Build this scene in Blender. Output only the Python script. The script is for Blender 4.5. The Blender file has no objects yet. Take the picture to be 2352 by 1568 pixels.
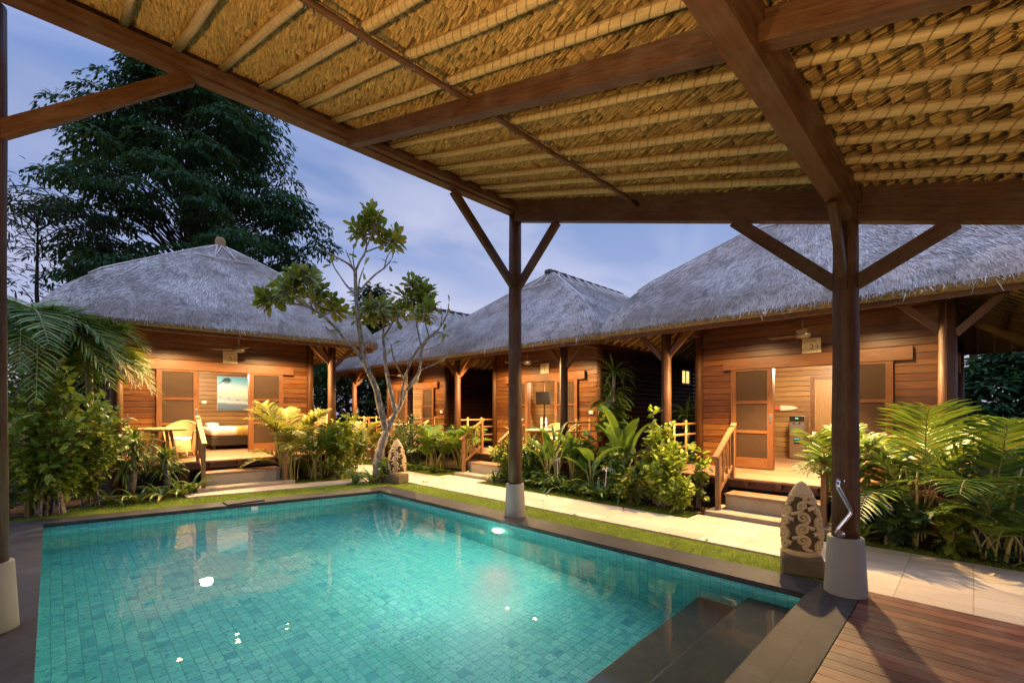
import bpy, bmesh, math, random
import numpy as np
from mathutils import Vector, Matrix
random.seed(7); RNG = np.random.default_rng(7)
SC = bpy.context.scene; COL = SC.collection
R = math.radians; PI = math.pi
H = 1.7; F = 1060.0; CX = 1176.0; HY = 943.0   # eye height, focal length and principal column / horizon row on a 2352 px wide frame
def G(px, py, z=0.0):
    "ground point (world) seen at a pixel of the photograph"
    d = F*(H-z)/(py-HY); r = (px-CX)/F*d
    return ((d+r)/math.sqrt(2), (d-r)/math.sqrt(2), z)
def atd(px, py, d):
    r = (px-CX)/F*d
    return ((d+r)/math.sqrt(2), (d-r)/math.sqrt(2), H-(py-HY)*d/F)

# ---------------------------------------------------------------- mesh builder
def unit(a):
    a = np.asarray(a, float); return a/np.maximum(np.linalg.norm(a, axis=-1, keepdims=True), 1e-9)
class MB:
    def __init__(s): s.V=[]; s.U=[]; s.L=[]; s.S=[]; s.n=0; s.nl=0
    def add(s, V, F, UV=None):
        V = np.asarray(V, float).reshape(-1,3); s.V.append(V); base=s.n
        if isinstance(F, np.ndarray):
            k = F.shape[1]; fl=F.ravel(); s.S.append(s.nl+np.arange(len(F))*k)
        else:
            fl=np.concatenate([np.asarray(f) for f in F]); c=np.array([len(f) for f in F]); s.S.append(s.nl+np.concatenate([[0],np.cumsum(c)[:-1]]))
        s.nl+=len(fl); s.L.append(fl+base)
        UV = np.zeros((len(V),2)) if UV is None else np.asarray(UV,float)
        s.U.append(UV if (len(UV)==len(fl) and len(UV)!=len(V)) else UV[fl]); s.n += len(V); return s
    def many(s, pv, pf, M, loc, puv=None):
        k=len(loc); p=len(pv); V=np.einsum('kij,pj->kpi', M, pv)+np.asarray(loc)[:,None,:]
        Fm=(pf[None]+(np.arange(k)*p)[:,None,None]).reshape(-1,pf.shape[1])
        s.add(V.reshape(-1,3), Fm, None if puv is None else np.tile(puv,(k,1))); return s
    def bar(s, p0, p1, w, h, up=(0,0,1)):
        p0=np.array(p0,float); p1=np.array(p1,float); x=p1-p0; L=np.linalg.norm(x); x=x/L
        up=np.array(up,float)
        if abs(x@up)>.98: up=np.array([1.,0,0])
        y=unit(np.cross(up,x)); z=np.cross(x,y); o=random.random()*9
        cs=((-1,-1),(1,-1),(1,1),(-1,1))
        V=[p0+x*L*e+y*c[0]*w/2+z*c[1]*h/2 for e in (0,1) for c in cs]; Fs=[];U=[]
        for i in range(4):
            j=(i+1)%4; wid=w if i in (0,2) else h
            Fs.append([i,i+4,j+4,j][::-1]); U+=[(o,i*.3),(o+L,i*.3),(o+L,i*.3+wid),(o,i*.3+wid)][::-1]
        Fs+=[[0,1,2,3][::-1],[4,5,6,7]]
        U+=[(o+c[0]*.02,c[1]*.02) for c in cs][::-1]+[(o+c[0]*.02,c[1]*.02) for c in cs]
        s.add(V,Fs,np.array(U)); return s
    def box(s, a, b):
        a=np.array(a,float); b=np.array(b,float); d=b-a; ax=int(np.argmax(d)); c=(a+b)/2
        p0=c.copy(); p1=c.copy(); p0[ax]=a[ax]; p1[ax]=b[ax]
        if ax==0: s.bar(p0,p1,d[1],d[2])
        elif ax==1: s.bar(p0,p1,d[0],d[2])
        else: s.bar(p0,p1,d[1],d[0],up=(1,0,0))
        return s
    def tube(s, pts, rad, n=10, cap=True):
        pts=np.array(pts,float); m=len(pts); rad=np.full(m,rad) if np.isscalar(rad) else np.array(rad,float)
        T=unit(np.gradient(pts,axis=0)); ref=np.array([0,0,1.]) if abs(T[0,2])<.9 else np.array([1.,0,0])
        a=unit(np.cross(ref,T[0])); V=[];U=[];l=np.concatenate([[0],np.cumsum(np.linalg.norm(np.diff(pts,axis=0),axis=1))]); o=random.random()*9
        for i in range(m):
            a=unit(a-(a@T[i])*T[i]); b=np.cross(T[i],a); th=np.arange(n+1)/n*2*PI
            V.append(pts[i]+rad[i]*(np.cos(th)[:,None]*a+np.sin(th)[:,None]*b)); U.append(np.stack([np.full(n+1,o+l[i]),th*rad[i]],1))
        V=np.concatenate(V);U=np.concatenate(U)
        i,j=np.meshgrid(np.arange(m-1),np.arange(n),indexing='ij'); q=(i*(n+1)+j).ravel()
        Fq=np.stack([q,q+1,q+n+2,q+n+1],1)
        Fs=[list(f) for f in Fq]
        if cap: Fs+= [list(range(n-1,-1,-1)), [ (m-1)*(n+1)+k for k in range(n)]]
        s.add(V,Fs,U); return s
    def lathe(s, c, prof, n=24):
        th=np.arange(n+1)/n*2*PI; V=[];U=[]
        for r,z in prof: V.append(np.stack([c[0]+r*np.cos(th),c[1]+r*np.sin(th),np.full(n+1,c[2]+z)],1)); U.append(np.stack([np.full(n+1,z),th*.2],1))
        m=len(prof); i,j=np.meshgrid(np.arange(m-1),np.arange(n),indexing='ij'); q=(i*(n+1)+j).ravel()
        s.add(np.concatenate(V),np.stack([q,q+1,q+n+2,q+n+1],1),np.concatenate(U)); return s
    def prism(s, poly, z0, z1):
        n=len(poly); V=[(x,y,z0) for x,y in poly]+[(x,y,z1) for x,y in poly]
        a=sum(poly[i][0]*poly[(i+1)%n][1]-poly[(i+1)%n][0]*poly[i][1] for i in range(n))
        Fs=[[i,(i+1)%n,n+(i+1)%n,n+i] for i in range(n)]+[list(range(n))[::-1],list(range(n,2*n))]
        if a<0: Fs=[f[::-1] for f in Fs]
        s.add(V,Fs,np.array([(v[0],v[1]) for v in V])); return s
    def grid(s, P, UV=None):
        m,n=P.shape[:2]; i,j=np.meshgrid(np.arange(m-1),np.arange(n-1),indexing='ij'); q=(i*n+j).ravel()
        s.add(P.reshape(-1,3),np.stack([q,q+1,q+n+1,q+n],1),None if UV is None else UV.reshape(-1,2)); return s
    def rbox(s, c, d, bev=.02, seg=2):
        bm=bmesh.new(); bmesh.ops.create_cube(bm,size=1.0)
        for v in bm.verts: v.co=Vector((v.co.x*d[0],v.co.y*d[1],v.co.z*d[2]))
        bmesh.ops.bevel(bm,geom=list(bm.edges)+list(bm.verts),offset=bev,segments=seg,affect='EDGES',profile=.5)
        bm.verts.index_update(); V=np.array([v.co for v in bm.verts])
        s.add(V+np.array(c),[[v.index for v in f.verts] for f in bm.faces],V[:,:2]+V[:,2:3]*.5); bm.free(); return s
    def mesh(s, name, mats, smooth=False):
        me=bpy.data.meshes.new(name)
        if s.n:
            V=np.concatenate(s.V); L=np.concatenate(s.L).astype(np.int32); S=np.concatenate(s.S).astype(np.int32)
            me.vertices.add(len(V)); me.vertices.foreach_set('co',V.ravel())
            me.loops.add(len(L)); me.loops.foreach_set('vertex_index',L)
            me.polygons.add(len(S)); me.polygons.foreach_set('loop_start',S)
            me.polygons.foreach_set('use_smooth',np.full(len(S),smooth))
            uv=me.uv_layers.new(name='UVMap'); uv.data.foreach_set('uv',np.concatenate(s.U).ravel().astype(np.float32))
            me.update(calc_edges=True); me.validate()
        for m in (mats if isinstance(mats,(list,tuple)) else [mats]): me.materials.append(m)
        return me
    def obj(s, name, mats, parent=None, smooth=False, **tagkw):
        o=bpy.data.objects.new(name, s.mesh(name,mats,smooth)); COL.objects.link(o)
        if parent is not None: o.parent=parent
        return o
def tag(o, label=None, cat=None, group=None, kind=None):
    if label: o['label']=label
    if cat: o['category']=cat
    if group: o['group']=group
    if kind: o['kind']=kind
    return o
def empty(name, loc=(0,0,0), rz=0, scale=1):
    o=bpy.data.objects.new(name,None); COL.objects.link(o); o.location=loc; o.rotation_euler=(0,0,rz); o.scale=(scale,)*3
    o.empty_display_size=.2; return o
KIDS={}
def kids(o): return [c for c in COL.objects if c.parent==o]
def copy_tree(o, parent=None):
    c=o.copy(); COL.objects.link(c); c.parent=parent
    for ch in kids(o): copy_tree(ch,c)
    return c
def structure(o, label=None): o['kind']='structure'; return o

# ---------------------------------------------------------------- materials
class NT:
    def __init__(s,name):
        s.m=bpy.data.materials.new(name); s.m.use_nodes=True; s.t=s.m.node_tree; s.t.nodes.clear()
        s.out=s.t.nodes.new('ShaderNodeOutputMaterial')
    def n(s,typ,ins=None,**kw):
        d=s.t.nodes.new('ShaderNode'+typ)
        for k,v in kw.items(): setattr(d,k,v)
        for k,v in (ins or {}).items(): s.set(d.inputs[k],v)
        return d
    def set(s,sock,v):
        if isinstance(v,bpy.types.NodeSocket): s.t.links.new(v,sock)
        elif isinstance(v,bpy.types.Node): s.t.links.new(v.outputs[0],sock)
        else:
            if hasattr(sock,'default_value') and isinstance(v,(tuple,list)) and len(v)==3 and len(sock.default_value)==4: v=(*v,1)
            sock.default_value=v
    def ramp(s,fac,stops,interp='LINEAR'):
        d=s.n('ValToRGB',{'Fac':fac}); e=d.color_ramp; e.interpolation=interp
        while len(e.elements)<len(stops): e.elements.new(.5)
        for el,(p,c) in zip(e.elements,stops): el.position=p; el.color=(*c,1) if len(c)==3 else c
        return d.outputs['Color']
    def mix(s,f,a,b,mode='MIX'):
        d=s.n('Mix',data_type='RGBA',blend_type=mode); s.set(d.inputs[0],f); s.set(d.inputs[6],a); s.set(d.inputs[7],b); return d.outputs[2]
    def math(s,op,a,b=0.0,c=0.0):
        d=s.n('Math',operation=op); s.set(d.inputs[0],a); s.set(d.inputs[1],b); s.set(d.inputs[2],c); return d.outputs[0]
    def noise(s,vec,scale,detail=4,rough=.55,dist=0):
        d=s.n('TexNoise',{'Scale':scale,'Detail':detail,'Roughness':rough,'Distortion':dist}); 
        if vec is not None: s.set(d.inputs['Vector'],vec)
        return d.outputs[0]
    def mapping(s,vec,scale=(1,1,1),rot=(0,0,0),loc=(0,0,0)):
        return s.n('Mapping',{'Vector':vec,'Scale':scale,'Rotation':rot,'Location':loc}).outputs[0]
    def uv(s): return s.n('TexCoord').outputs['UV']
    def objc(s): return s.n('TexCoord').outputs['Object']
    def wpos(s): return s.n('NewGeometry').outputs['Position']
    def isl(s): return s.n('NewGeometry').outputs['Random Per Island']
    def orand(s): return s.n('ObjectInfo').outputs['Random']
    def bump(s,h,strength=.3,dist=.02): return s.n('Bump',{'Height':h,'Strength':strength,'Distance':dist}).outputs[0]
    def bsdf(s,col,rough=.5,normal=None,metal=0,spec=.5,**k):
        d=s.n('BsdfPrincipled',{'Base Color':col,'Roughness':rough,'Metallic':metal,'Specular IOR Level':spec,**k})
        if normal is not None: s.set(d.inputs['Normal'],normal)
        return d
    def done(s,sh): s.t.links.new(sh.outputs[0] if isinstance(sh,bpy.types.Node) else sh,s.out.inputs[0]); return s.m
def shift(n,vec,k=7.0):
    r=n.isl(); c=n.n('CombineXYZ',{'X':n.math('MULTIPLY',r,k*3.1),'Y':n.math('MULTIPLY',r,k)})
    return n.n('VectorMath',{0:vec,1:c.outputs[0]},operation='ADD').outputs[0]
def wood(name,dark,light,rough=.45,sc=(1.5,22,1),var=.35,wear=0.0,spec=.4,bump=.25):
    n=NT(name); v=shift(n,n.uv()); g=n.noise(n.mapping(v,sc),2.2,7,.6,.4); g2=n.noise(n.mapping(v,(.6,3,1)),1.5,3)
    c=n.ramp(g,[(.3,dark),(.7,light)]); c=n.mix(n.math('MULTIPLY',g2,.35),c,dark)
    val=n.math('MULTIPLY_ADD',n.isl(),var,1-var*.55)
    hsv=n.n('HueSaturation',{'Hue':n.math('MULTIPLY_ADD',n.isl(),.012,.494),'Value':val,'Color':c}).outputs[0]
    if wear:
        ck=n.ramp(n.noise(n.mapping(v,(.45,30,1)),1.3,4,.6),[(.30,(1,1,1)),(.345,(0,0,0))]); hsv=n.mix(n.math('MULTIPLY',ck,.7),hsv,(.012,.006,.003)); g=n.math('SUBTRACT',g,n.math('MULTIPLY',ck,.5))
        kn=n.n('TexVoronoi',{'Vector':n.mapping(v,(1.1,5,1)),'Scale':1.6}).outputs[0]; hsv=n.mix(n.math('MULTIPLY',n.ramp(kn,[(.04,(1,1,1)),(.12,(0,0,0))]),.6),hsv,(.02,.008,.004))
        w=n.noise(n.wpos(),3.0,6,.65); hsv=n.mix(n.math('MULTIPLY',n.ramp(w,[(.45,(0,0,0)),(.7,(1,1,1))]),wear),hsv,(.24,.2,.16))
    ro=n.math('MULTIPLY_ADD',g,.25,rough-.1)
    return n.done(n.bsdf(hsv,ro,n.bump(g,bump,.01),spec=spec))
def plain(name,col,rough=.5,metal=0,var=.15,scale=6,bump=0,spec=.5):
    n=NT(name); g=n.noise(n.objc(),scale,5,.6)
    c=n.mix(g,tuple(x*(1-var) for x in col),tuple(min(1,x*(1+var)) for x in col))
    return n.done(n.bsdf(c,rough,n.bump(g,bump,.01) if bump else None,metal,spec))
def glow(name,col,strength):
    n=NT(name); return n.done(n.n('Emission',{'Color':col,'Strength':strength}))
def leafm(name,c1,c2,c3=None,trans=.3,rough=.38,vein=.25):
    n=NT(name); uv=n.n('SeparateXYZ',{0:n.uv()}); r=n.isl()
    k=1.5 if name not in ('dark_canopy_leaf','feathery_grey_leaf') else 1.0; c1,c2,c3=[tuple(min(.8,x*k) for x in q) for q in (c1,c2,c3 or c2)]; c=n.ramp(r,[(0,c1),(.55,c2),(.93,c3),(.965,tuple(a*.5+b*.5 for a,b in zip(c3,(.32,.2,.04)))),(1,(.30,.17,.05))] if k>1 else [(0,c1),(.55,c2),(1,c3)])
    g=n.noise(n.objc(),9,3); c=n.mix(n.math('MULTIPLY',g,.4),c,tuple(x*.55 for x in c1))
    w=n.n('TexWave',{'Vector':n.mapping(n.uv(),(1,.45,1)),'Scale':6.0,'Distortion':1.0},wave_type='BANDS').outputs[1]
    mid=n.ramp(n.math('ABSOLUTE',uv.outputs[1]),[(0,(1,1,1)),(.07,(0,0,0))])
    c=n.mix(n.math('MULTIPLY',mid,vein*1.6),c,tuple(min(1,x*1.7+.03) for x in (c3 or c2)))
    b=n.bsdf(c,rough,n.bump(w,.12,.01),spec=.45 if rough<.6 else .12); t=n.n('BsdfTranslucent',{'Color':n.mix(.5,c,(.2,.24,.02))})
    m=n.n('MixShader',{0:trans,1:b.outputs[0],2:t.outputs[0]}); return n.done(m)

M={}
M['teak']=wood('teak_wood',(.085,.030,.010),(.20,.080,.028),.42,var=.5)
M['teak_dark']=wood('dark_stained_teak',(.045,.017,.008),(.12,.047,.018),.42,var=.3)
M['pav']=wood('pavilion_timber',(.036,.013,.0045),(.105,.040,.013),.5,sc=(1.6,20,1),var=.25,spec=.3,wear=.14,bump=.5)
M['siding_dark']=wood('shade_toned_side_boards',(.030,.011,.004),(.075,.028,.010),.8,sc=(1.3,18,1),var=.6,spec=.08)  # darker copy of the cladding; the side walls' shade is in the colour
M['post']=wood('porch_post_timber',(.050,.019,.007),(.13,.050,.018),.5,var=.2,spec=.3)
M['siding']=wood('cladding_boards',(.075,.026,.007),(.21,.080,.022),.36,sc=(1.3,18,1),var=.85)
M['siding_in']=wood('interior_boards',(.20,.11,.04),(.40,.24,.10),.42,sc=(1.3,18,1),var=.6)
M['deck']=wood('porch_deck_boards',(.20,.10,.055),(.40,.24,.15),.36,var=.35)
M['pooldeck']=wood('weathered_deck_boards',(.055,.015,.009),(.165,.050,.028),.48,sc=(1.2,26,1),var=.9,wear=.35,spec=.25)
M['rail']=wood('handrail_timber',(.15,.07,.025),(.33,.17,.07),.42,var=.3)
M['bamboo']=wood('bamboo_cane',(.33,.18,.06),(.55,.34,.13),.35,sc=(.8,12,1),var=.3)
def polemat():
    n=NT('bound_bamboo_pole'); s=n.n('SeparateXYZ',{0:n.uv()}); r=n.isl()
    u=n.math('ADD',s.outputs[0],n.math('MULTIPLY',n.math('SINE',n.math('MULTIPLY',s.outputs[1],34.0)),.016))
    u=n.math('ADD',u,n.math('MULTIPLY',n.noise(n.mapping(n.uv(),(2,2,2)),1.5,2),.05))
    f=n.math('FRACT',n.math('MULTIPLY',u,11.5)); line=n.ramp(f,[(0,(1,1,1)),(.07,(1,1,1)),(.13,(0,0,0)),(1,(0,0,0))])
    g=n.noise(n.mapping(n.uv(),(3,28,1)),2,5); c=n.ramp(g,[(.25,(.25,.155,.06)),(.75,(.42,.29,.13))])
    hsv=n.n('HueSaturation',{'Value':n.math('MULTIPLY_ADD',r,.3,.82),'Color':c}).outputs[0]
    c=n.mix(n.math('MULTIPLY',line,.8),hsv,(.13,.06,.02))
    h=n.math('ADD',n.math('MULTIPLY',line,1.2),n.math('MULTIPLY',f,-.5))
    return n.done(n.bsdf(c,.5,n.bump(h,.5,.012),spec=.3))
M['pole']=polemat()
def straw(name,c1,c2,c3,sc=(6,110,1),bump=.6,rough=.75):
    n=NT(name); v=shift(n,n.uv()); g=n.noise(n.mapping(v,sc),1.0,5,.65); r=n.isl()
    c=n.ramp(g,[(.28,c1),(.5,c2),(.75,c3)]); hsv=n.n('HueSaturation',{'Value':n.math('MULTIPLY_ADD',r,.34,.8),'Color':c}).outputs[0]
    return n.done(n.bsdf(hsv,rough,n.bump(g,bump,.02),spec=.2))
M['straw_under']=straw('dry_thatch_underside',(.125,.063,.017),(.29,.167,.050),(.45,.285,.10))
M['straw_back']=plain('shade_toned_thatch_core',(.05,.032,.013),.9)  # straw darkened in colour for the shade behind the courses
def strawtop():
    n=NT('weathered_thatch'); r=n.isl(); g=n.noise(n.mapping(n.objc(),(1,1,1)),.9,5,.6)
    c=n.ramp(r,[(0,(.16,.135,.125)),(.3,(.43,.385,.36)),(.7,(.68,.63,.60)),(1,(.88,.84,.81))])
    c=n.mix(n.math('MULTIPLY',n.ramp(g,[(.42,(0,0,0)),(.62,(1,1,1))]),.6),c,(.22,.165,.13))
    g3=n.noise(n.objc(),2.6,6,.7,.6); c=n.mix(n.math('MULTIPLY',n.ramp(g3,[(.50,(0,0,0)),(.64,(1,1,1))]),.55),c,(.13,.115,.095)); g4=n.noise(n.mapping(n.objc(),(3,3,.7)),1.7,4,.6); c=n.mix(n.math('MULTIPLY',n.ramp(g4,[(.55,(0,0,0)),(.7,(1,1,1))]),.3),c,(.7,.66,.62))
    g2=n.noise(n.mapping(n.uv(),(4,90,1)),2,4); c=n.mix(n.math('MULTIPLY',g2,.3),c,(.18,.15,.13))
    return n.done(n.bsdf(c,.75,n.bump(g2,.3,.01),spec=.2))
M['thatch']=strawtop()
M['thatch_edge']=straw('cut_thatch_eave',(.10,.06,.025),(.30,.19,.08),(.46,.31,.14),sc=(8,60,1))
M['slat']=plain('split_bamboo_strip',(.62,.56,.50),.6)
M['cap']=plain('dark_ridge_tile',(.06,.05,.05),.7,var=.3)
M['conc']=plain('grey_painted_concrete',(.17,.165,.15),.6,var=.06,scale=3,bump=.05)
M['concstep']=plain('stained_concrete',(.30,.25,.18),.8,var=.4,scale=5,bump=.2)
M['chrome']=plain('polished_steel',(.75,.75,.75),.12,1,.02)
M['steel']=plain('brushed_steel',(.55,.55,.56),.28,1,.05)
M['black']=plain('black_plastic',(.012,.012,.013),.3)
M['white']=plain('white_plastic',(.75,.74,.72),.4)
M['cloth']=plain('white_linen',(.78,.76,.74),.8,var=.05,scale=10,bump=.2)
M['gold']=plain('gold_fabric',(.42,.28,.07),.45,var=.3,scale=14,bump=.3)
M['darkbrown']=plain('dark_brown_upholstery',(.03,.022,.018),.5)
M['grey']=plain('grey_metal',(.20,.19,.18),.4,.6)
M['yellow']=plain('ochre_render',(.52,.38,.16),.85,var=.15,scale=2,bump=.1)
M['signstone']=plain('carved_cream_stone',(.62,.52,.34),.8,var=.1,scale=12,bump=.15)
M['ink']=plain('carved_lettering',(.20,.13,.06),.9)
M['stone']=plain('carved_sandstone',(.46,.32,.155),.88,var=.3,scale=9,bump=.3)
M['stone_in']=plain('void_shade_sandstone',(.085,.055,.028),.95,var=.3,scale=9,bump=.3)  # dark tone stands for the shade in the voids between scrolls
M['mossy']=plain('mossy_stone_plinth',(.10,.075,.04),.95,var=.5,scale=7,bump=.5)
M['bulb']=glow('lit_bulb',(1,.86,.62),60)
M['bulbcool']=glow('lit_shade',(1,.9,.72),14)
M['poolbulb']=glow('lit_pool_lamp',(1,.88,.6),90)
M['winlit']=glow('lit_window_glass',(1,.66,.22),1.6)
def coping():
    n=NT('dark_andesite_coping'); p=n.wpos(); g=n.noise(p,2.2,7,.65); g2=n.noise(p,24,5,.7)
    c=n.ramp(g,[(.3,(.012,.0115,.0125)),(.55,(.029,.028,.030)),(.75,(.06,.057,.058))]); c=n.mix(n.math('MULTIPLY',g2,.4),c,(.08,.072,.066))
    b=n.n('TexBrick',{'Vector':p,'Color1':(1,1,1),'Color2':(.8,.8,.8),'Mortar':(.35,.35,.35),'Scale':1.0,'Mortar Size':.006,'Brick Width':.8,'Row Height':.9}).outputs[0]
    c=n.mix(.6,c,b,'MULTIPLY')
    return n.done(n.bsdf(c,n.math('MULTIPLY_ADD',g2,.3,.5),n.bump(g2,.25,.01),spec=.16))
M['coping']=coping(); M['stepstone']=plain('green_grey_submerged_stone',(.060,.070,.050),.6,var=.5,scale=4,bump=.1)
def tile(name,horizontal):
    n=NT(name); p=n.wpos(); s=n.n('SeparateXYZ',{0:p}); T=.105
    def cellline(a):
        f=n.math('FRACT',n.math('ADD',n.math('DIVIDE',a,T),100.0)); e=n.math('MINIMUM',f,n.math('SUBTRACT',1.0,f)); return e
    if horizontal: e=n.math('MINIMUM',cellline(s.outputs[0]),cellline(s.outputs[1]))
    else:
        nx=n.n('SeparateXYZ',{0:n.n('NewGeometry').outputs['Normal']}); isx=n.math('GREATER_THAN',n.math('ABSOLUTE',nx.outputs[0]),.7)
        ex=cellline(s.outputs[1]); ey=cellline(s.outputs[0])
        a=n.math('ADD',n.math('MULTIPLY',ex,isx),n.math('MULTIPLY',ey,n.math('SUBTRACT',1.0,isx)))
        e=n.math('MINIMUM',a,cellline(n.math('ADD',s.outputs[2],.005)))
    cell=n.n('VectorMath',{0:p,1:(T,T,T)},operation='DIVIDE').outputs[0]; cell=n.n('VectorMath',{0:cell},operation='FLOOR').outputs[0]
    wn=n.n('TexWhiteNoise',{'Vector':cell},noise_dimensions='3D').outputs[0]
    off=n.n('VectorMath',{0:p,1:n.n('VectorMath',{0:cell,1:(3.7,1.9,2.3)},operation='MULTIPLY').outputs[0]},operation='ADD').outputs[0]
    g=n.noise(off,26,4,.6,.8); big=n.noise(p,.7,3)
    c=n.ramp(wn,[(0,(.08,.45,.43)),(.5,(.105,.51,.475)),(.86,(.145,.56,.51)),(1,(.04,.32,.38))])
    c=n.mix(n.ramp(g,[(.54,(0,0,0)),(.66,(1,1,1))]),c,(.03,.18,.30))
    c=n.mix(n.math('MULTIPLY',n.ramp(big,[(.4,(0,0,0)),(.7,(1,1,1))]),.3),c,(.06,.30,.35))
    gr=n.ramp(e,[(0,(1,1,1)),(.02,(1,1,1)),(.045,(0,0,0))])
    c=n.mix(gr,c,(.045,.25,.24) if horizontal else (.10,.22,.2))
    return n.done(n.bsdf(c,.3,n.bump(e,.2,.004),spec=.4))
M['tilef']=tile('pool_floor_mosaic',True); M['tilew']=tile('pool_wall_mosaic',False)
def water():
    n=NT('pool_water'); p=n.wpos(); g=n.math('ADD',n.noise(n.mapping(p,(1,1,1)),1.5,2,.5),n.math('MULTIPLY',n.noise(p,6,2,.5),.16))
    nb=n.bump(g,.12,.03)
    b=n.n('BsdfGlass',{'Color':(.97,1,.995),'Roughness':0.0,'IOR':1.33,'Normal':nb}); return n.done(b)
M['water']=water()
def paver():
    n=NT('cream_stone_pavers'); p=n.wpos(); s=n.n('SeparateXYZ',{0:p}); v=n.n('CombineXYZ',{'X':s.outputs[1],'Y':n.math('ADD',s.outputs[0],-.05)})
    b=n.n('TexBrick',{'Vector':v,'Color1':(.35,.28,.20),'Color2':(.52,.44,.32),'Mortar':(.20,.155,.10),'Scale':1.0,'Mortar Size':.006,'Mortar Smooth':.3,'Brick Width':.52,'Row Height':.35},offset=.0).outputs[0]
    g=n.noise(p,3,7,.65); g2=n.noise(p,30,5)
    c=n.mix(n.math('MULTIPLY',n.ramp(g,[(.4,(0,0,0)),(.75,(1,1,1))]),.5),b,(.42,.31,.2)); c=n.mix(n.math('MULTIPLY',g2,.25),c,(.7,.62,.5)); st=n.noise(p,1.1,5,.7); c=n.mix(n.math('MULTIPLY',n.ramp(st,[(.5,(0,0,0)),(.7,(1,1,1))]),.35),c,(.28,.22,.15))
    return n.done(n.bsdf(c,.6,n.bump(g2,.12,.005),spec=.3))
M['paver']=paver()
def soil():
    n=NT('garden_soil'); p=n.wpos(); g=n.noise(p,1.2,5); g2=n.noise(p,22,8,.7)
    c=n.ramp(g2,[(.35,(.012,.007,.004)),(.6,(.045,.027,.015)),(.8,(.085,.055,.03))]); c=n.mix(n.math('MULTIPLY',g,.4),c,(.035,.024,.012))
    return n.done(n.bsdf(c,.95,n.bump(g2,.8,.05),spec=.1))
M['soil']=soil()
def lawnm():
    n=NT('lawn_turf'); p=n.wpos(); g=n.noise(p,6,6,.7); c=n.ramp(g,[(.3,(.05,.075,.006)),(.7,(.13,.17,.015))])
    return n.done(n.bsdf(c,.9,n.bump(g,.6,.03),spec=.1))
M['lawn']=lawnm()
def rattan():
    n=NT('woven_rattan'); u=n.n('SeparateXYZ',{0:n.uv()})
    a=n.math('SINE',n.math('MULTIPLY',u.outputs[0],180.0)); b=n.math('SINE',n.math('MULTIPLY',u.outputs[1],180.0)); w=n.math('MULTIPLY',a,b)
    c=n.ramp(n.math('MULTIPLY_ADD',w,.5,.5),[(.2,(.30,.15,.05)),(.6,(.62,.42,.2))])
    return n.done(n.bsdf(c,.5,n.bump(w,.6,.01),spec=.3))
M['rattan']=rattan()
def screen():
    n=NT('brown_insect_screen'); g=n.noise(n.mapping(n.objc(),(1,1,7)),2,3); c=n.mix(g,(.035,.018,.009),(.065,.034,.017))
    b=n.bsdf(c,.6,spec=.3); t=n.n('BsdfTransparent'); return n.done(n.n('MixShader',{0:.16,1:b.outputs[0],2:t.outputs[0]}))
M['screen']=screen()
def beach():
    n=NT('beach_canvas_print'); s=n.n('SeparateXYZ',{0:n.uv()}); g=n.noise(n.mapping(n.uv(),(3,9,1)),1.3,6)
    y=n.math('ADD',s.outputs[1],n.math('MULTIPLY',n.math('SUBTRACT',g,.5),.09)); y=n.math('SUBTRACT',y,n.math('MULTIPLY',s.outputs[0],-.06))
    c=n.ramp(y,[(0,(.10,.15,.22)),(.2,(.16,.24,.33)),(.27,(.62,.7,.75)),(.33,(.36,.50,.62)),(.42,(.50,.60,.66)),(.455,(.80,.66,.5)),(.52,(.90,.84,.68)),(.66,(.72,.84,.88)),(.85,(.25,.55,.78)),(1,(.10,.38,.66))])
    return n.done(n.bsdf(c,.5,spec=.3))
M['beach']=beach()
def bark(name,a,b,sc=8):
    n=NT(name); g=n.noise(n.mapping(n.objc(),(sc,sc,sc*.6)),1.6,7,.7,.5); c=n.ramp(g,[(.38,a),(.6,b)]); return n.done(n.bsdf(c,.9,n.bump(g,.5,.03),spec=.15))
M['bark']=bark('pale_lichen_bark',(.09,.07,.055),(.34,.29,.23)); M['barkd']=bark('dark_bark',(.02,.015,.01),(.06,.045,.03),3)
M['cane']=plain('yellow_green_palm_stem',(.30,.26,.07),.5,var=.3)
M['palm']=leafm('areca_leaflet',(.035,.085,.012),(.085,.16,.02),(.19,.22,.03),.25,.32,.0)
M['palmd']=leafm('dark_palm_leaflet',(.015,.05,.012),(.04,.09,.018),(.08,.13,.02),.2,.35,.0)
M['palmy']=leafm('golden_palm_leaflet',(.12,.15,.02),(.24,.22,.035),(.36,.27,.06),.3,.35,.0)
M['shrub']=leafm('yellow_green_shrub_leaf',(.045,.08,.01),(.10,.14,.015),(.22,.22,.02))
M['bright']=leafm('variegated_bright_leaf',(.075,.14,.012),(.16,.22,.018),(.34,.36,.05))
M['strap']=leafm('strap_lily_leaf',(.025,.07,.014),(.065,.12,.02),(.13,.18,.03))
M['banana']=leafm('paddle_leaf',(.04,.10,.015),(.09,.17,.02),(.15,.24,.03),.35,.35)
M['deep']=leafm('deep_green_leaf',(.012,.04,.012),(.03,.07,.015),(.06,.10,.02))
M['frang']=leafm('frangipani_leaf',(.05,.10,.014),(.12,.16,.016),(.26,.22,.025),.3)
M['canopy']=leafm('dark_canopy_leaf',(.008,.040,.017),(.020,.075,.026),(.045,.115,.040),.2,.75,0)
M['feather']=leafm('feathery_grey_leaf',(.02,.03,.03),(.04,.055,.05),(.07,.075,.07),.2,.6,0)
M['grass']=leafm('grass_blade',(.075,.135,.007),(.145,.235,.012),(.24,.30,.024),.3,.5,0)
M['petal']=plain('white_petal',(.78,.76,.72),.6)
M['lilac']=plain('pale_lilac_petal',(.55,.52,.62),.6)
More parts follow.
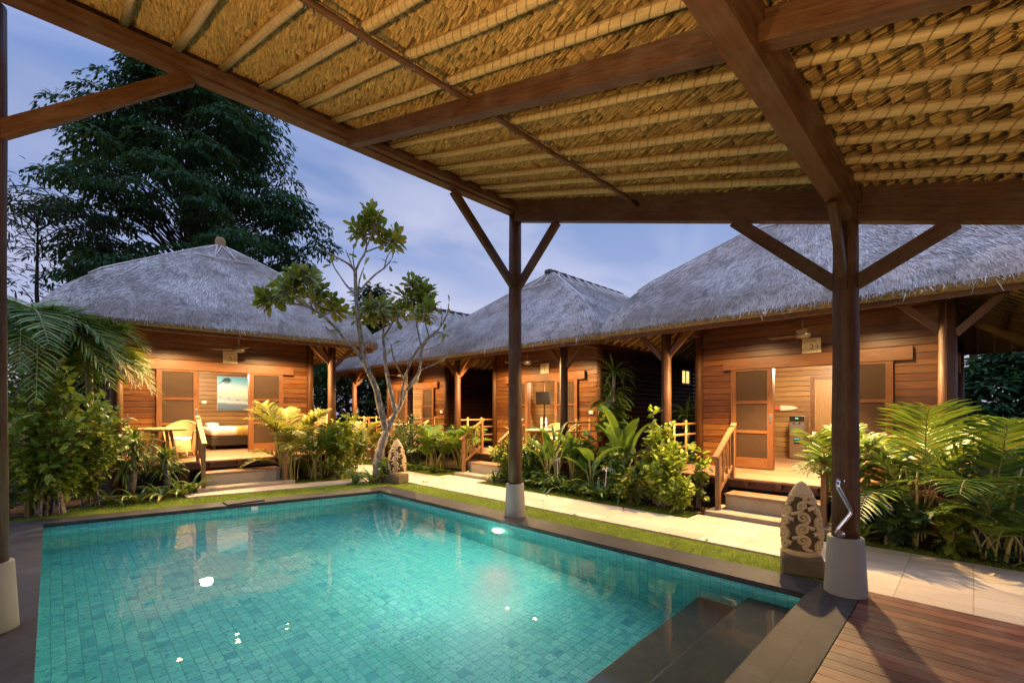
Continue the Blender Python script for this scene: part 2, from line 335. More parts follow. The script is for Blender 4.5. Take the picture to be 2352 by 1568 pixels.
# ================================================================ ground, pool, paths
PA,PB,PC,PD=(-.1,1.08),(5.0,1.08),(5.0,8.97),(-.1,9.9)             # pool water corners
OA,OB,OC,OD=(-.85,.73),(5.42,.73),(5.42,9.38),(-.85,10.42)           # outer edge of the coping
FAR=90
mb=MB(); z=-.03
E=[(-FAR,-FAR),(FAR,-FAR),(FAR,FAR),(-FAR,FAR)]; O=[OA,OB,OC,OD]
for i in range(4):
    j=(i+1)%4; mb.add([(*E[i],z),(*E[j],z),(*O[j],z),(*O[i],z)],[[0,1,2,3]])
structure(mb.obj('ground',M['soil']))
pool=empty('swimming_pool',(2.5,5,0)); tag(pool,'turquoise mosaic tiled swimming pool with dark stone coping','swimming pool')
def P(o,parent):   # parent keeping world coordinates (parents here sit unrotated)
    o.parent=parent; o.matrix_parent_inverse=Matrix.Translation(-Vector(parent.location)); return o
I=[PA,PB,PC,PD]; DZ=-1.3
mb=MB()
for i in range(4):
    j=(i+1)%4; mb.add([(*I[i],DZ),(*I[j],DZ),(*I[j],-.055),(*I[i],-.055)],[[3,2,1,0][::-1]])
P(mb.obj('pool_wall',M['tilew']),pool)
mb=MB(); mb.add([(*I[k],DZ) for k in range(4)],[[0,1,2,3]]); P(mb.obj('pool_floor',M['tilef']),pool)
def inset(p,q,t): return (p[0]+(q[0]-p[0])*t,p[1]+(q[1]-p[1])*t)
for i in range(4):
    j=(i+1)%4; mb=MB()
    lip=lambda k:(I[k][0]+(.025 if k in(0,3) else -.025), I[k][1]+(.025 if k in(0,1) else -.025))
    mb.prism([O[i],O[j],lip(j),lip(i)],-.055,0.0); P(mb.obj('coping',M['coping']),pool)
mb=MB(); mb.rbox((2.55,9.62,.012),(.62,.34,.03),.008); P(mb.obj('skimmer_cover',M['coping']),pool)
mb=MB(); mb.rbox((2.75,9.40,-.095),(.28,.03,.1),.006); P(mb.obj('skimmer_mouth',M['white']),pool)
for k,(ya,yb,zt) in enumerate(((1.085,1.62,-.30),(1.62,2.12,-.66))):
    mb=MB(); mb.rbox((3.6,(ya+yb)/2,(zt+DZ)/2),(2.785,yb-ya-.004,zt-DZ),.012); P(mb.obj('submerged_step',M['stepstone']),pool)
mb=MB(); t=np.linspace(0,2*PI,25)
lp=MB(); lp.lathe((0,0,0),[(.001,0),(.075,.0),(.095,.012),(.10,.03)],24)
pl=lp.obj('pool_lamp',M['poolbulb']); 
P(pl,pool); pl.location=(4.985,5.3,-.36); pl.rotation_euler=(0,R(-90),0)
wm=MB(); wm.add([(*PA,-.12),(*PB,-.12),(*PC,-.12),(*PD,-.12)],[[0,1,2,3]]); structure(wm.obj('water',M['water']))
# paths
mb=MB()
for poly in ([(6.05,1.0),(7.12,1.0),(7.12,13.6),(6.05,13.6)],[(5.45,-7),(7.27,-7),(7.27,.995),(5.45,.995)]): mb.prism(poly,-.06,.0)
structure(mb.obj('path',M['paver']))
mb=MB()
for poly in ([(7.125,1.62),(7.52,1.62),(7.52,3.2),(7.125,3.2)],[(7.125,8.35),(7.5,8.35),(7.5,9.85),(7.125,9.85)],[(7.125,15.0),(7.5,15.0),(7.5,16.4),(7.125,16.4)]): mb.prism(poly,-.06,.002)
structure(mb.obj('path_branch',M['paver']))
mb=MB()
for poly in ([(1.9,10.95),(6.04,10.2),(6.04,10.85),(1.9,11.55)],[(2.35,11.52),(3.75,11.3),(3.75,11.75),(2.35,11.75)]): mb.prism(poly,-.06,.0)
structure(mb.obj('stepping_path',M['paver']))
# timber deck boards run towards the villas' side
mb=MB(); x=5.44; k=0
while x>-2.5:
    w=.128; y=.722
    for (a,b) in (((-1.3-.9*(k%3)),y),(-5,-1.306-.9*(k%3))): mb.bar((x-w/2,a,-.017),(x-w/2,b,-.017),w-.007,.034)
    x-=w; k+=1
structure(mb.obj('wooden_deck',M['pooldeck']))
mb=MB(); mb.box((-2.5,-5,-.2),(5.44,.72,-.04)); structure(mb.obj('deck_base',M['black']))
# lawns
LAWN=[[(5.44,1.0),(6.03,1.0),(6.03,13),(5.6,13),(5.44,9.6)],
      [(-.6,10.5),(5.4,9.45),(5.6,10.22),(1.85,10.93),(1.85,11.3),(.2,11.2)],
      [(7.14,3.25),(7.75,3.3),(7.6,5),(7.7,6.6),(7.9,8.3),(7.14,8.3)],
      [(7.14,9.9),(8.2,9.9),(8.3,14.9),(7.14,14.9)],
      [(1.9,11.58),(2.3,11.5),(2.3,12.0),(1.5,12.1)],[(3.8,11.25),(5.9,10.9),(5.6,11.6),(3.8,11.9)],
      [(7.29,-4),(7.62,-4),(7.55,1.5),(7.29,1.5)]]
def inpoly(pts,poly):
    x,y=pts[:,0],pts[:,1]; r=np.zeros(len(pts),bool); n=len(poly)
    for i in range(n):
        x1,y1=poly[i]; x2,y2=poly[(i+1)%n]
        c=((y1>y)!=(y2>y)); xi=(x2-x1)*(y-y1)/((y2-y1) or 1e-9)+x1; r^=c&(x<xi)
    return r
mb=MB()
for poly in LAWN: mb.add([(x,y,-.022) for x,y in poly],[list(range(len(poly)))] )
structure(mb.obj('lawn',M['lawn']))
mb=MB()
def frames(d,up):
    d=unit(d); up=np.broadcast_to(np.asarray(up,float),d.shape); n=up-(np.sum(up*d,1))[:,None]*d
    bad=np.linalg.norm(n,axis=1)<1e-3; n[bad]=np.cross(d[bad],[1.,.3,0]); n=unit(n); s=np.cross(n,d)
    return np.stack([d,s,n],2)
for poly in LAWN:
    pa=np.array(poly); lo=pa.min(0); hi=pa.max(0); area=np.prod(hi-lo); dcam=max(5,np.mean(pa.sum(1))/1.414)
    k=int(area*min(4200,4200*(7/dcam)**1.2)); pts=lo+RNG.random((k,2))*(hi-lo); pts=pts[inpoly(pts,poly)]; k=len(pts)
    noise=np.sin(pts[:,0]*5+np.sin(pts[:,1]*3.1)*2)*np.sin(pts[:,1]*4.3); keep=RNG.random(k)<.8+.2*noise; pts=pts[keep]; k=len(pts)
    d=RNG.normal(0,.55,(k,3)); d[:,2]=1; Mx=frames(d,RNG.normal(0,1,(k,3))); L=RNG.uniform(.022,.05,k); Mx=Mx*np.stack([L,np.full(k,.0055),L],1)[:,None,:]
    mb.many(np.array([(0,-.5,0),(0,.5,0),(.6,.35,.1),(1,0,.3),(.6,-.35,.1)]),np.array([[0,4,3,2],[0,2,1,1]])[:1].repeat(1,0),Mx,np.column_stack([pts,np.full(k,-.024)]))
tag(mb.obj('lawn_grass',M['grass']),'short yellow green grass growing on the lawn strips beside the path','grass',kind='stuff')

# ================================================================ open pavilion
pav=empty('pavilion',(2.5,3,0)); tag(pav,'open timber pavilion over the pool with bamboo poles under a thatched roof','pavilion')
def zp(y): return 3.73+.293*(y-.8)          # centre line of the bamboo poles
m=lambda mb,name,mat='pav',sm=False: P(mb.obj(name,M[mat],smooth=sm),pav)
b=MB(); b.box((-2.2,5.19,4.86),(5.5,5.33,5.05)); m(b,'high_beam')
b=MB(); b.box((-2.2,5.115,4.885),(5.26,5.186,4.965)); m(b,'wall_plate')
b=MB(); b.box((-1.5,.75,3.45),(5.22,.88,3.60)); m(b,'low_beam')
b=MB(); b.box((-1.5,.72,3.602),(5.22,.80,3.685)); m(b,'wall_plate')
sb=lambda y:3.48+.29*(y-.85)
b=MB(); b.bar((5.32,-3.2,sb(-3.2)+.065),(5.32,5.2,sb(5.2)+.065),.12,.13); m(b,'side_beam')
b=MB(); b.bar((5.30,-3.2,sb(-3.2)+.245),(5.30,5.2,sb(5.2)+.245),.10,.225); m(b,'side_plate')
b=MB(); b.bar((2.52,-3.2,zp(-3.2)-.12),(2.52,5.19,zp(5.19)-.12),.10,.15); m(b,'rafter')
for px_,py_,top in ((5.34,5.27,4.86),(5.28,.85,3.62),(-.345,5.4,4.86),(-.345,.85,3.45)):
    b=MB(); zz=np.linspace(.52,top,9); b.tube([(px_+random.uniform(-.004,.004),py_+random.uniform(-.004,.004),q) for q in zz],np.linspace(.112,.1,9),20)
    po=m(b,'post','pav',True)
    f=MB(); f.lathe((px_,py_,0),[(.172,0),(.172,.004),(.145,.515),(.141,.522),(.0,.524)],40); fo=f.obj('footing',M['conc'],po,True)
for p0,p1 in (((4.07,5.26,4.84),(5.32,5.26,3.68)),((5.33,4.38,sb(4.38)+.0),(5.33,5.2,3.68)),((5.30,1.85,sb(1.85)),(5.29,.9,2.87)),((5.30,.1,sb(.1)),(5.29,.8,2.87)),((4.6,.83,3.46),(5.2,.85,2.87)),((.93,5.26,4.85),(-.3,5.36,3.86))):
    b=MB(); b.bar(p0,p1,.065,.125,up=(0,0,1)); m(b,'brace')
b=MB(); b.tube([(5.2,.87,1.05),(5.1,.87,1.055),(5.065,.875,1.04),(5.07,.87,1.0),(5.135,.79,.80),(5.135,.79,.765),(5.07,.87,.63),(5.065,.88,.59),(5.1,.875,.565),(5.19,.87,.56)],.017,14)
b.lathe((0,0,0),[(0,0)],3) if 0 else None
for zz in (1.05,.56): b.tube([(5.187,.87,zz),(5.168,.87,zz)],.035,16)
m(b,'grab_rail','chrome',True)
X=[5.25-.37*i for i in range(1,21)]
for x in X:
    if abs(x-2.52)<.12: continue
    b=MB(); ys=np.linspace(-3.2,5.24,12); b.tube([(x+random.uniform(-.012,.012),y,zp(y)+random.uniform(-.006,.006)) for y in ys],random.uniform(.031,.038)*np.ones(12),14); m(b,'bamboo_pole','pole',True)
for dz,rr,y in ((-.075,.024,3.0),(.072,.022,3.14)):
    b=MB(); xs=np.linspace(-2.1,5.28,14); b.tube([(x,y+random.uniform(-.01,.01),zp(y)+dz+random.uniform(-.004,.004)) for x in xs],rr,10); m(b,'purlin_rod','pav',True)
for x in X:
    if abs(x-2.52)<.12: continue
    b=MB(); t=np.linspace(0,2*PI*2.2,40); b.tube([(x+.03*math.sin(a*.5),3.0+.032*math.sin(a)+.004*i*.2,zp(3.0)-.03+.078*math.cos(a)) for i,a in enumerate(t)],.0055,5); m(b,'rope_tie','cap',True)
# thatch seen from below: overlapping courses of straw bundles
def underthatch(xa,xb,ya,yb,zfun,step=.088,seed=1):
    rng=np.random.default_rng(seed); mb=MB(); y=ya; row=0
    q=np.array([[0,1,4,3],[1,2,5,4]]);
    while y<yb:
        x=xa+rng.uniform(-.03,0); sgn=1
        while x<xb:
            bw=rng.uniform(.07,.24); dyb=rng.normal(0,.010); dzb=abs(rng.normal(0,.004)); sk=sgn*rng.uniform(.012,.04); nst=max(2,int(bw/.0115)); st=bw/nst
            for i in range(nst):
                xc=x+st*i; dy=dyb+rng.normal(0,.0045); dz=dzb+abs(rng.normal(0,.0025)); y0=y-.01; y1=y+step*1.16+dy
                xl=xc-.002; xr=xc+st+.002; tw=rng.normal(0,.0035); ym=(y0+y1)/2+.012
                zz=[zfun(y0)+.092, zfun(ym)+.062-dz, zfun(y1)+.046-dz]
                V=[(xl,y0,zz[0]),(xl+sk*.6,ym,zz[1]-tw),(xl+sk,y1,zz[2]-tw),(xr,y0,zz[0]),(xr+sk*.6,ym,zz[1]+tw),(xr+sk,y1,zz[2]+tw)]
                o=rng.random()*5; U=[(o,0),(o+.07,0),(o+.14,0),(o,st),(o+.07,st),(o+.14,st)]
                mb.add(V,q,U)
            x+=bw+.002
        y+=step; row+=1
    return mb
b=underthatch(-1.6,5.3,-2.2,5.34,zp,seed=3)
rg_=np.random.default_rng(9); k_=1500; x_=rg_.uniform(-1.5,5.2,k_); y_=rg_.uniform(-1.5,5.15,k_); p_=np.stack([x_,y_,zp(y_)+.045],1); d_=rg_.normal(0,1,(k_,3))*np.array([.6,1,.0])+np.array([0,0,-1.])*rg_.uniform(.15,.7,(k_,1)); l_=rg_.uniform(.03,.11,k_)
b.many(np.array([(0,-.5,0),(0,.5,0),(1,.4,-.1),(1,-.4,-.1)]),np.array([[0,1,2,3]]),frames(d_,rg_.normal(0,1,(k_,3)))*np.stack([l_,np.full(k_,.0028),l_],1)[:,None,:],p_,np.array([(0,0),(0,.01),(.1,.01),(.1,0)]))
m(b,'thatch_underside','straw_under')
b=MB(); b.add([(-1.7,-3.3,zp(-3.3)+.10),(5.42,-3.3,zp(-3.3)+.10),(5.42,5.5,zp(5.5)+.10),(-1.7,5.5,zp(5.5)+.10),(-1.7,-3.3,zp(-3.3)+.4),(5.42,-3.3,zp(-3.3)+.4),(5.42,5.5,zp(5.5)+.4),(-1.7,5.5,zp(5.5)+.4)],[[3,2,1,0],[4,5,6,7],[0,1,5,4],[1,2,6,5],[2,3,7,6],[3,0,4,7]]); m(b,'thatch_roof','straw_back')
# ================================================================ thatched villas (built once, then copied)
def rr(a,b0,b1,rad,n):
    "points of a rounded rectangle lx in +-a, ly in b0..b1, counter clockwise, n per side"
    rad=min(rad,a*.95,(b1-b0)*.48); pts=[]
    cs=[(a-rad,b0+rad,-PI/2),(a-rad,b1-rad,0),(-a+rad,b1-rad,PI/2),(-a+rad,b0+rad,PI)]
    for ci,(cx,cy,a0) in enumerate(cs):
        for k in range(6): t=a0+k/5*PI/2; pts.append((cx+rad*math.cos(t),cy+rad*math.sin(t)))
        nx=cs[(ci+1)%4]; e=(cx+rad*math.cos(a0+PI/2),cy+rad*math.sin(a0+PI/2)); s2=(nx[0]+rad*math.cos(nx[2]),nx[1]+rad*math.sin(nx[2]))
        for k in range(1,n): pts.append((e[0]+(s2[0]-e[0])*k/n,e[1]+(s2[1]-e[1])*k/n))
    return np.array(pts)
EH=3.4; EF=-.5; EB=8.2; RZ=5.75; RY0=2.05; RY1=5.65; EZ=3.22
def roofz(t): return 3.50+(RZ-3.50)*(t**1.02) if t<1 else RZ
def roofloop(t,n=12,drop=0.0):
    a=EH*(1-t)+.03*t; p=rr(a,EF+(RY0-EF)*t,EB+(RY1-EB)*t,.52*(1-t)+.03,n)
    edge=-.21*max(0,1-t/.08)**2 if t<.08 else 0
    tx=(EH-np.abs(p[:,0]))/EH; ty=np.minimum((p[:,1]-EF)/(RY0-EF),(EB-p[:,1])/(EB-RY1)); hump=.30*np.exp(-((tx-ty)/.13)**2)*max(0,1-t)**.6*min(1,.15+t*3.2)
    return np.column_stack([p,np.full(len(p),roofz(t)+edge-drop)+hump])
def closed(mb,loops):
    Pm=np.stack([np.vstack([l,l[:1]]) for l in loops]); m_,n_=Pm.shape[:2]
    UV=np.stack(np.meshgrid(np.arange(m_)*.3,np.arange(n_)*.12,indexing='ij'),-1)
    i,j=np.meshgrid(np.arange(m_-1),np.arange(n_-1),indexing='ij'); q=(i*n_+j).ravel()
    mb.add(Pm.reshape(-1,3),np.stack([q,q+1,q+n_+1,q+n_],1),UV.reshape(-1,2))
villa=empty('thatched_villa'); m=lambda b,name,mat,sm=False,parent=None: b.obj(name,M[mat],villa if parent is None else parent,sm)
# floor and deck
b=MB(); y=.02
while y<5.0: b.box((-2.18,y,.50),(2.18,y+.092,.535)); y+=.097
m(b,'porch_deck','deck')
b=MB(); b.box((-2.15,.10,.36),(2.15,.16,.495)); 
for x in np.linspace(-2,2,9): b.box((x-.04,.0,.41),(x+.04,.098,.495))
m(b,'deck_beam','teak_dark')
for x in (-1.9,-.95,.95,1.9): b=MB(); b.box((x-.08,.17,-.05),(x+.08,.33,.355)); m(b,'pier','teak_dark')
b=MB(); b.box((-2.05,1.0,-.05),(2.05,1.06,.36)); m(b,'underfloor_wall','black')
# walls of horizontal boards
def boards(mb,p,q,z0,z1,out,step=.128,t=.03):
    z=z0
    while z<z1-.01:
        zt=min(z+step-.012,z1); mb.bar((p[0],p[1],(z+zt)/2),(q[0],q[1],(z+zt)/2),t,zt-z); z+=step
b=MB(); boards(b,(-1.95,1.65),(-.55,1.65),.53,2.53,0); boards(b,(.55,1.65),(1.95,1.65),.53,2.53,0); boards(b,(-1.95,1.65),(1.95,1.65),2.53,3.62,0); fw=m(b,'front_wall','siding')
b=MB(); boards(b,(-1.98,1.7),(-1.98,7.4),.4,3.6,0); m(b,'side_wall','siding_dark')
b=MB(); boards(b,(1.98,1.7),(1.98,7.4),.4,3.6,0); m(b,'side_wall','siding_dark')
b=MB(); b.box((-1.93,1.668,.53),(-.56,1.672,3.3)); b.box((.56,1.668,.53),(1.93,1.672,3.3)); b.box((-1.93,1.668,2.53),(1.93,1.672,3.3)); m(b,'wall_lining','siding_in'); b=MB(); b.box((-1.93,1.6655,.53),(-.56,1.6675,3.55)); b.box((.56,1.6655,.53),(1.93,1.6675,3.55)); b.box((-.555,1.6655,2.54),(.555,1.6675,3.55)); m(b,'groove_shade_sheet','black')  # black sheet added behind the boards so the grooves read as shade
b=MB(); boards(b,(-1.9,4.85),(1.9,4.85),.53,3.3,0); boards(b,(-1.93,1.75),(-1.93,4.83),.53,3.3,0); boards(b,(1.93,1.75),(1.93,4.83),.53,3.3,0); m(b,'room_wall','siding_in'); b=MB(); b.box((-1.95,4.868,.4),(1.95,4.872,3.5)); b.box((-1.962,1.7,.4),(-1.958,7.3,3.6)); b.box((1.958,1.7,.4),(1.962,7.3,3.6)); m(b,'light_leak_panel','black')  # black panels added to keep lamp light from leaking through the gaps
b=MB(); b.box((-1.96,1.68,3.31),(1.96,4.95,3.34)); m(b,'room_ceiling','siding_in')
for sx in (-1,1):
    b=MB(); b.tube([(sx*1.99,1.63,.4),(sx*1.99,1.63,3.6)],.085,16); m(b,'corner_post','post',True)
    for y in (.12,7.5):
        b=MB(); b.tube([(sx*2.0,y,-.05),(sx*2.0,y,1.6),(sx*2.0,y,3.45)],(.1,.095,.09),18); m(b,'porch_post','post',True)
    b=MB(); b.bar((sx*2.0,.2,2.72),(sx*2.0,.75,3.3),.06,.09); m(b,'brace','teak')
    b=MB(); b.bar((sx*2.08,.12,2.72),(sx*2.62,.12,3.3),.06,.09); m(b,'brace','teak')
    b=MB(); b.bar((sx*1.92,.12,2.8),(sx*1.42,.12,3.3),.06,.09); m(b,'brace','teak')
    b=MB(); b.box((sx*2.0-.06,.0,3.3),(sx*2.0+.06,7.6,3.44)); m(b,'eave_beam','teak')
    # bamboo side railing of the porch
    b=MB(); 
    for z in (.95,1.2,1.42): b.tube([(sx*2.05,.16,z),(sx*2.05,1.6,z)],.025,8)
    for y in (.55,1.1): b.tube([(sx*2.05,y,.53),(sx*2.05,y,1.5)],.028,8)
    m(b,'porch_railing','bamboo',True)
    # stair handrail
    b=MB(); X0=sx*.74
    b.box((X0-.035,-.62,.06),(X0+.035,-.55,.95)); hr=m(b,'handrail','rail')
    b=MB(); b.box((X0-.035,.02,.535),(X0+.035,.09,1.44)); m(b,'upper_post','rail',False,hr)
    b=MB(); b.bar((X0,-.70,.93),(X0,.14,1.47),.085,.04); m(b,'top_rail','rail',False,hr)
    b=MB(); b.bar((X0,-.6,.32),(X0,.05,.74),.035,.06); m(b,'bottom_rail','rail',False,hr)
    b=MB(); f=lambda t:(-.6+.65*t)
    for t in (.2,.36,.64,.82): b.box((X0-.012,f(t)-.012,.33+.42*t),(X0+.012,f(t)+.012,.95+.42*t))
    b.bar((X0,f(.36),.52),(X0,f(.64),1.2),.018,.02); b.bar((X0-.019,f(.36),1.08),(X0-.019,f(.64),.62),.018,.02); m(b,'baluster','rail',False,hr)
    b=MB(); b.rbox((X0,-.585,.02),(.24,.24,.08),.01); m(b,'post_footing','concstep',False,hr)
b=MB(); b.box((-2.0,.06,3.3),(2.0,.18,3.42)); m(b,'eave_beam','teak')
b=MB(); b.rbox((0,-.24,.165),(1.36,.40,.25),.012); st=m(b,'step','concstep')
b=MB(); b.box((-.69,-.46,.295),(.69,-.03,.325)); m(b,'tread','deck',False,st)
b=MB(); b.rbox((0,-.45,.02),(1.75,.72,.09),.01); m(b,'step_slab','concstep')
# lintel track and sliding doors
b=MB(); b.box((-1.45,1.545,2.54),(1.55,1.625,2.76)); m(b,'door_track','teak')
for x0 in (-.55,.52): b=MB(); b.box((x0,1.62,.53),(x0+.03,1.70,2.53)); m(b,'door_frame','teak')
for x0,x1,hx in ((-1.3,-.52,-.565),(.52,1.3,.565)):
    b=MB(); ya,yb=1.56,1.605
    b.box((x0,ya,.55),(x0+.1,yb,2.535)); b.box((x1-.1,ya,.55),(x1,yb,2.535))
    for z0,z1 in ((.55,.76),(1.25,1.31),(1.84,1.90),(2.50,2.535)): b.box((x0+.1,ya+.003,z0),(x1-.1,yb-.003,z1))
    d=m(b,'sliding_door','teak')
    b=MB(); b.box((x0+.1,1.578,.76),(x1-.1,1.582,2.5)); m(b,'door_screen','screen',False,d)
    b=MB(); b.rbox((hx,1.558,1.55),(.045,.016,.17),.006); b.rbox((hx,1.55,1.55),(.02,.012,.1),.004); m(b,'door_handle','steel',False,d)
b=MB(); b.rbox((1.72,1.62,1.66),(.13,.04,.085),.006); m(b,'socket_box','white')
b=MB(); b.box((1.997,6.3,2.62),(2.002,6.85,3.02)); m(b,'side_window','winlit')
b=MB(); b.box((1.998,6.25,2.57),(2.03,6.30,3.07)); b.box((1.998,6.85,2.57),(2.03,6.9,3.07)); b.box((1.998,6.302,3.02),(2.03,6.848,3.07)); b.box((1.998,6.302,2.57),(2.03,6.848,2.62)); b.box((2.0,6.56,2.622),(2.028,6.59,3.018)); m(b,'window_frame','teak')
# roof
ts=[0,.02,.05,.09,.15,.22,.3,.4,.5,.6,.7,.8,.88,.94,.98,1]
loops=[roofloop(t) for t in ts]; top=loops[0]
def under(t,drop=.30): l=roofloop(t); l[:,2]=EZ+(RZ-3.5-.1)*t**1.02+.02; return l
b=MB(); closed(b,loops); rf=m(b,'thatch_roof','thatch',True)
e0=under(0); e0[:,2]=EZ-.02
ein=rr(EH-.16,EF+.16,EB-.16,.42,12); ein=np.column_stack([ein,np.full(len(ein),EZ-.03)])
b=MB(); closed(b,[ein,e0*np.array([1,1,1]),top][::1]); m(b,'eave_edge','thatch_edge',True,rf)
ul=[np.column_stack([rr((EH-.16)*(1-t)+.03*t,EF+.16+(RY0-EF)*t,EB-.16+(RY1-EB)*t,.42*(1-t)+.03,12),np.full(len(ein),EZ-.03+1.9*t)]) for t in (0,.1,.2,.35,.5,.7)]
b=MB(); closed(b,ul[::-1]); m(b,'thatch_lining','straw_under',True,rf)
# eave fascia board and bamboo rafters
ef=rr(EH-.1,EF+.1,EB-.1,.46,8); fl=[np.column_stack([ef,np.full(len(ef),z)]) for z in (EZ-.10,EZ-.02)]
ef2=rr(EH-.14,EF+.14,EB-.14,.42,8); fl2=[np.column_stack([ef2,np.full(len(ef2),z)]) for z in (EZ-.10,EZ-.02)]
b=MB(); closed(b,[fl2[1],fl2[0],fl[0],fl[1]]); m(b,'fascia_board','teak',False,rf)
def upt(x,y): 
    t=min((EH-.16-abs(x))/(EH-.16),(y-EF-.16)/(RY0-EF),(EB-.16-y)/(EB-RY1)); return EZ-.03+1.9*max(t,0)-.05
b=MB()
for x in np.arange(-2.9,2.95,.29):
    r_=min(1.9,(EH-.16-abs(x))*2.5/3.04)
    if r_<.2: continue
    for ya,s in ((EF+.16,1),(EB-.16,-1)): b.tube([(x,ya,upt(x,ya)),(x,ya+s*r_*.96,upt(x,ya+s*r_*.96))],.026,7)
for y in np.arange(EF+.4,EB-.3,.29):
    r_=min(2.2,(y-EF-.16)*3.04/2.55,(EB-.16-y)*3.04/2.55)
    if r_<.2: continue
    for s in (-1,1): b.tube([(s*(EH-.16),y,upt(EH-.16,y)),(s*(EH-.16-r_*.96),y,upt(EH-.16-r_*.96,y))],.026,7)
m(b,'bamboo_rafter','bamboo',True,rf)
# loose straw on the roof
rng=np.random.default_rng(11)
LP=np.stack([np.vstack([roofloop(t,24),roofloop(t,24)[:1]]) for t in np.concatenate([np.linspace(0,.12,5),np.linspace(.18,1,22)])])
A_=LP[:-1,:-1];B_=LP[:-1,1:];C_=LP[1:,1:];D_=LP[1:,:-1]
ar=np.linalg.norm(np.cross(B_-A_,D_-A_),axis=-1); ar=ar/ar.sum(); nb=95000
idx=rng.choice(ar.size,nb,p=ar.ravel()); ii,jj=np.unravel_index(idx,ar.shape); u=rng.random((nb,1)); v=rng.random((nb,1))
a=A_[ii,jj];bb=B_[ii,jj];c=C_[ii,jj];d=D_[ii,jj]
pos=(a*(1-u)+bb*u)*(1-v)+(d*(1-u)+c*u)*v; down=unit((a+bb)-(d+c)); nor=unit(np.cross(bb-a,d-a)); nor*=np.sign(nor[:,2:3]+1e-6)
side=np.cross(nor,down); clump=np.sin(pos[:,0:1]*9+np.sin(pos[:,1:2]*7)*2)*np.sin(pos[:,1:2]*8+pos[:,2:3]*6)
dirv=unit(down+side*(rng.normal(0,.2,(nb,1))+.08*clump)+nor*rng.uniform(-.02,.055,(nb,1)))
L=rng.uniform(.07,.20,nb)*(1+.5*(rng.random(nb)>.93)); W=rng.uniform(.006,.013,nb); L=L*np.where(pos[:,2]<3.75,.5,1.0)
front=pos[:,1]<RY1
Mx=frames(dirv,nor)*np.stack([L,W,L],1)[:,None,:]
sp=np.array([(0,-.4,0),(0,.4,0),(.55,.5,.02),(1,.08,-.03),(1,-.08,-.03),(.55,-.5,.02)]); sf=np.array([[0,5,2,1],[5,4,3,2]])
keep=(pos[:,1]<6.2)
b=MB(); b.many(sp,sf,Mx[keep],(pos+nor*.012)[keep],np.array([(0,0),(0,.02),(.1,.02),(.2,.01),(.2,.01),(.1,0)])); 
# fringe hanging over the eave edge
fr=np.vstack([top,top[:1]]); seg=rng.integers(0,len(top),5200); q=rng.random((5200,1)); pp=fr[seg]*(1-q)+fr[seg+1]*q
cen=np.array([0,3.85,0]); tang=unit(fr[seg+1]-fr[seg]); outw=np.cross(tang,np.array([0,0,1.]))
pp=pp+outw*rng.uniform(-.05,.012,(5200,1))+np.array([0,0,1])*rng.uniform(-.045,.06,(5200,1))
dv=unit(np.array([0,0,-1.])+outw*rng.uniform(.0,.75,(5200,1))+tang*rng.normal(0,.25,(5200,1)))
L=rng.uniform(.025,.08,5200)*(1+1.6*(rng.random(5200)>.96)); Mx=frames(dv,outw)*np.stack([L,rng.uniform(.006,.012,5200),L],1)[:,None,:]
k2=pp[:,1]<6
b.many(sp,sf,Mx[k2],pp[k2]); tt=m(b,'thatch_straw','thatch',False,rf)
# split bamboo strips tied along the hips and below the ridge
def onroof(t,lx=None,ly=None,off=.03):
    return None
b=MB()
def hip(sx,fy,t,off=.04):
    a=EH*(1-t)+.03*t; rad=(.52*(1-t)+.03)*.29; y=(EF+(RY0-EF)*t+rad) if fy<0 else (EB+(RY1-EB)*t-rad)
    return (sx*(a-rad*.8),y-.2*rad,roofz(t)+.30*max(0,1-t)**.6*min(1,.15+t*3.2)*.9+.03)
for sx in (-1,1):
    b.tube([hip(sx,-1,t) for t in np.linspace(.2,.97,14)],.014,5)
tA=.74
def front(x,t): return (x*(EH*(1-t)),EF+(RY0-EF)*t,roofz(t)+.10)
def sidep(sx,s,t): y0=EF+(RY0-EF)*t; y1=EB+(RY1-EB)*t; return (sx*(EH*(1-t)+.03),y0+(y1-y0)*s,roofz(t)+.10)
b.tube([front(-.92,tA),front(.92,tA)],.015,5)
for k in range(4): b.tube([front(-.9+.6*k if k<4 else 0,tA),front(-.9+.6*k+.3,.95)],.012,5) if k<3 else None; b.tube([front(-.9+.6*k+.6,tA),front(-.9+.6*k+.3,.95)],.012,5) if k<3 else None
for sx in (-1,1):
    b.tube([sidep(sx,0.02,tA),sidep(sx,.98,tA)],.015,5)
    for k in range(9): s0=k/9; b.tube([sidep(sx,s0,tA),sidep(sx,s0+1/18,.96)],.011,5); b.tube([sidep(sx,s0+1/9,tA),sidep(sx,s0+1/18,.96)],.011,5)
m(b,'binding_strip','slat',True,rf)
b=MB()
for sx in (-1,1):
    for k in range(5):
        t0=.2+.13*k; b.tube([sidep(sx,.03+.05*k,t0+.0),sidep(sx,.10+.05*k,t0+.12),sidep(sx,.22+.04*k,min(.95,t0+.3))],.006,4)
m(b,'binding_wire','cap',True,rf)
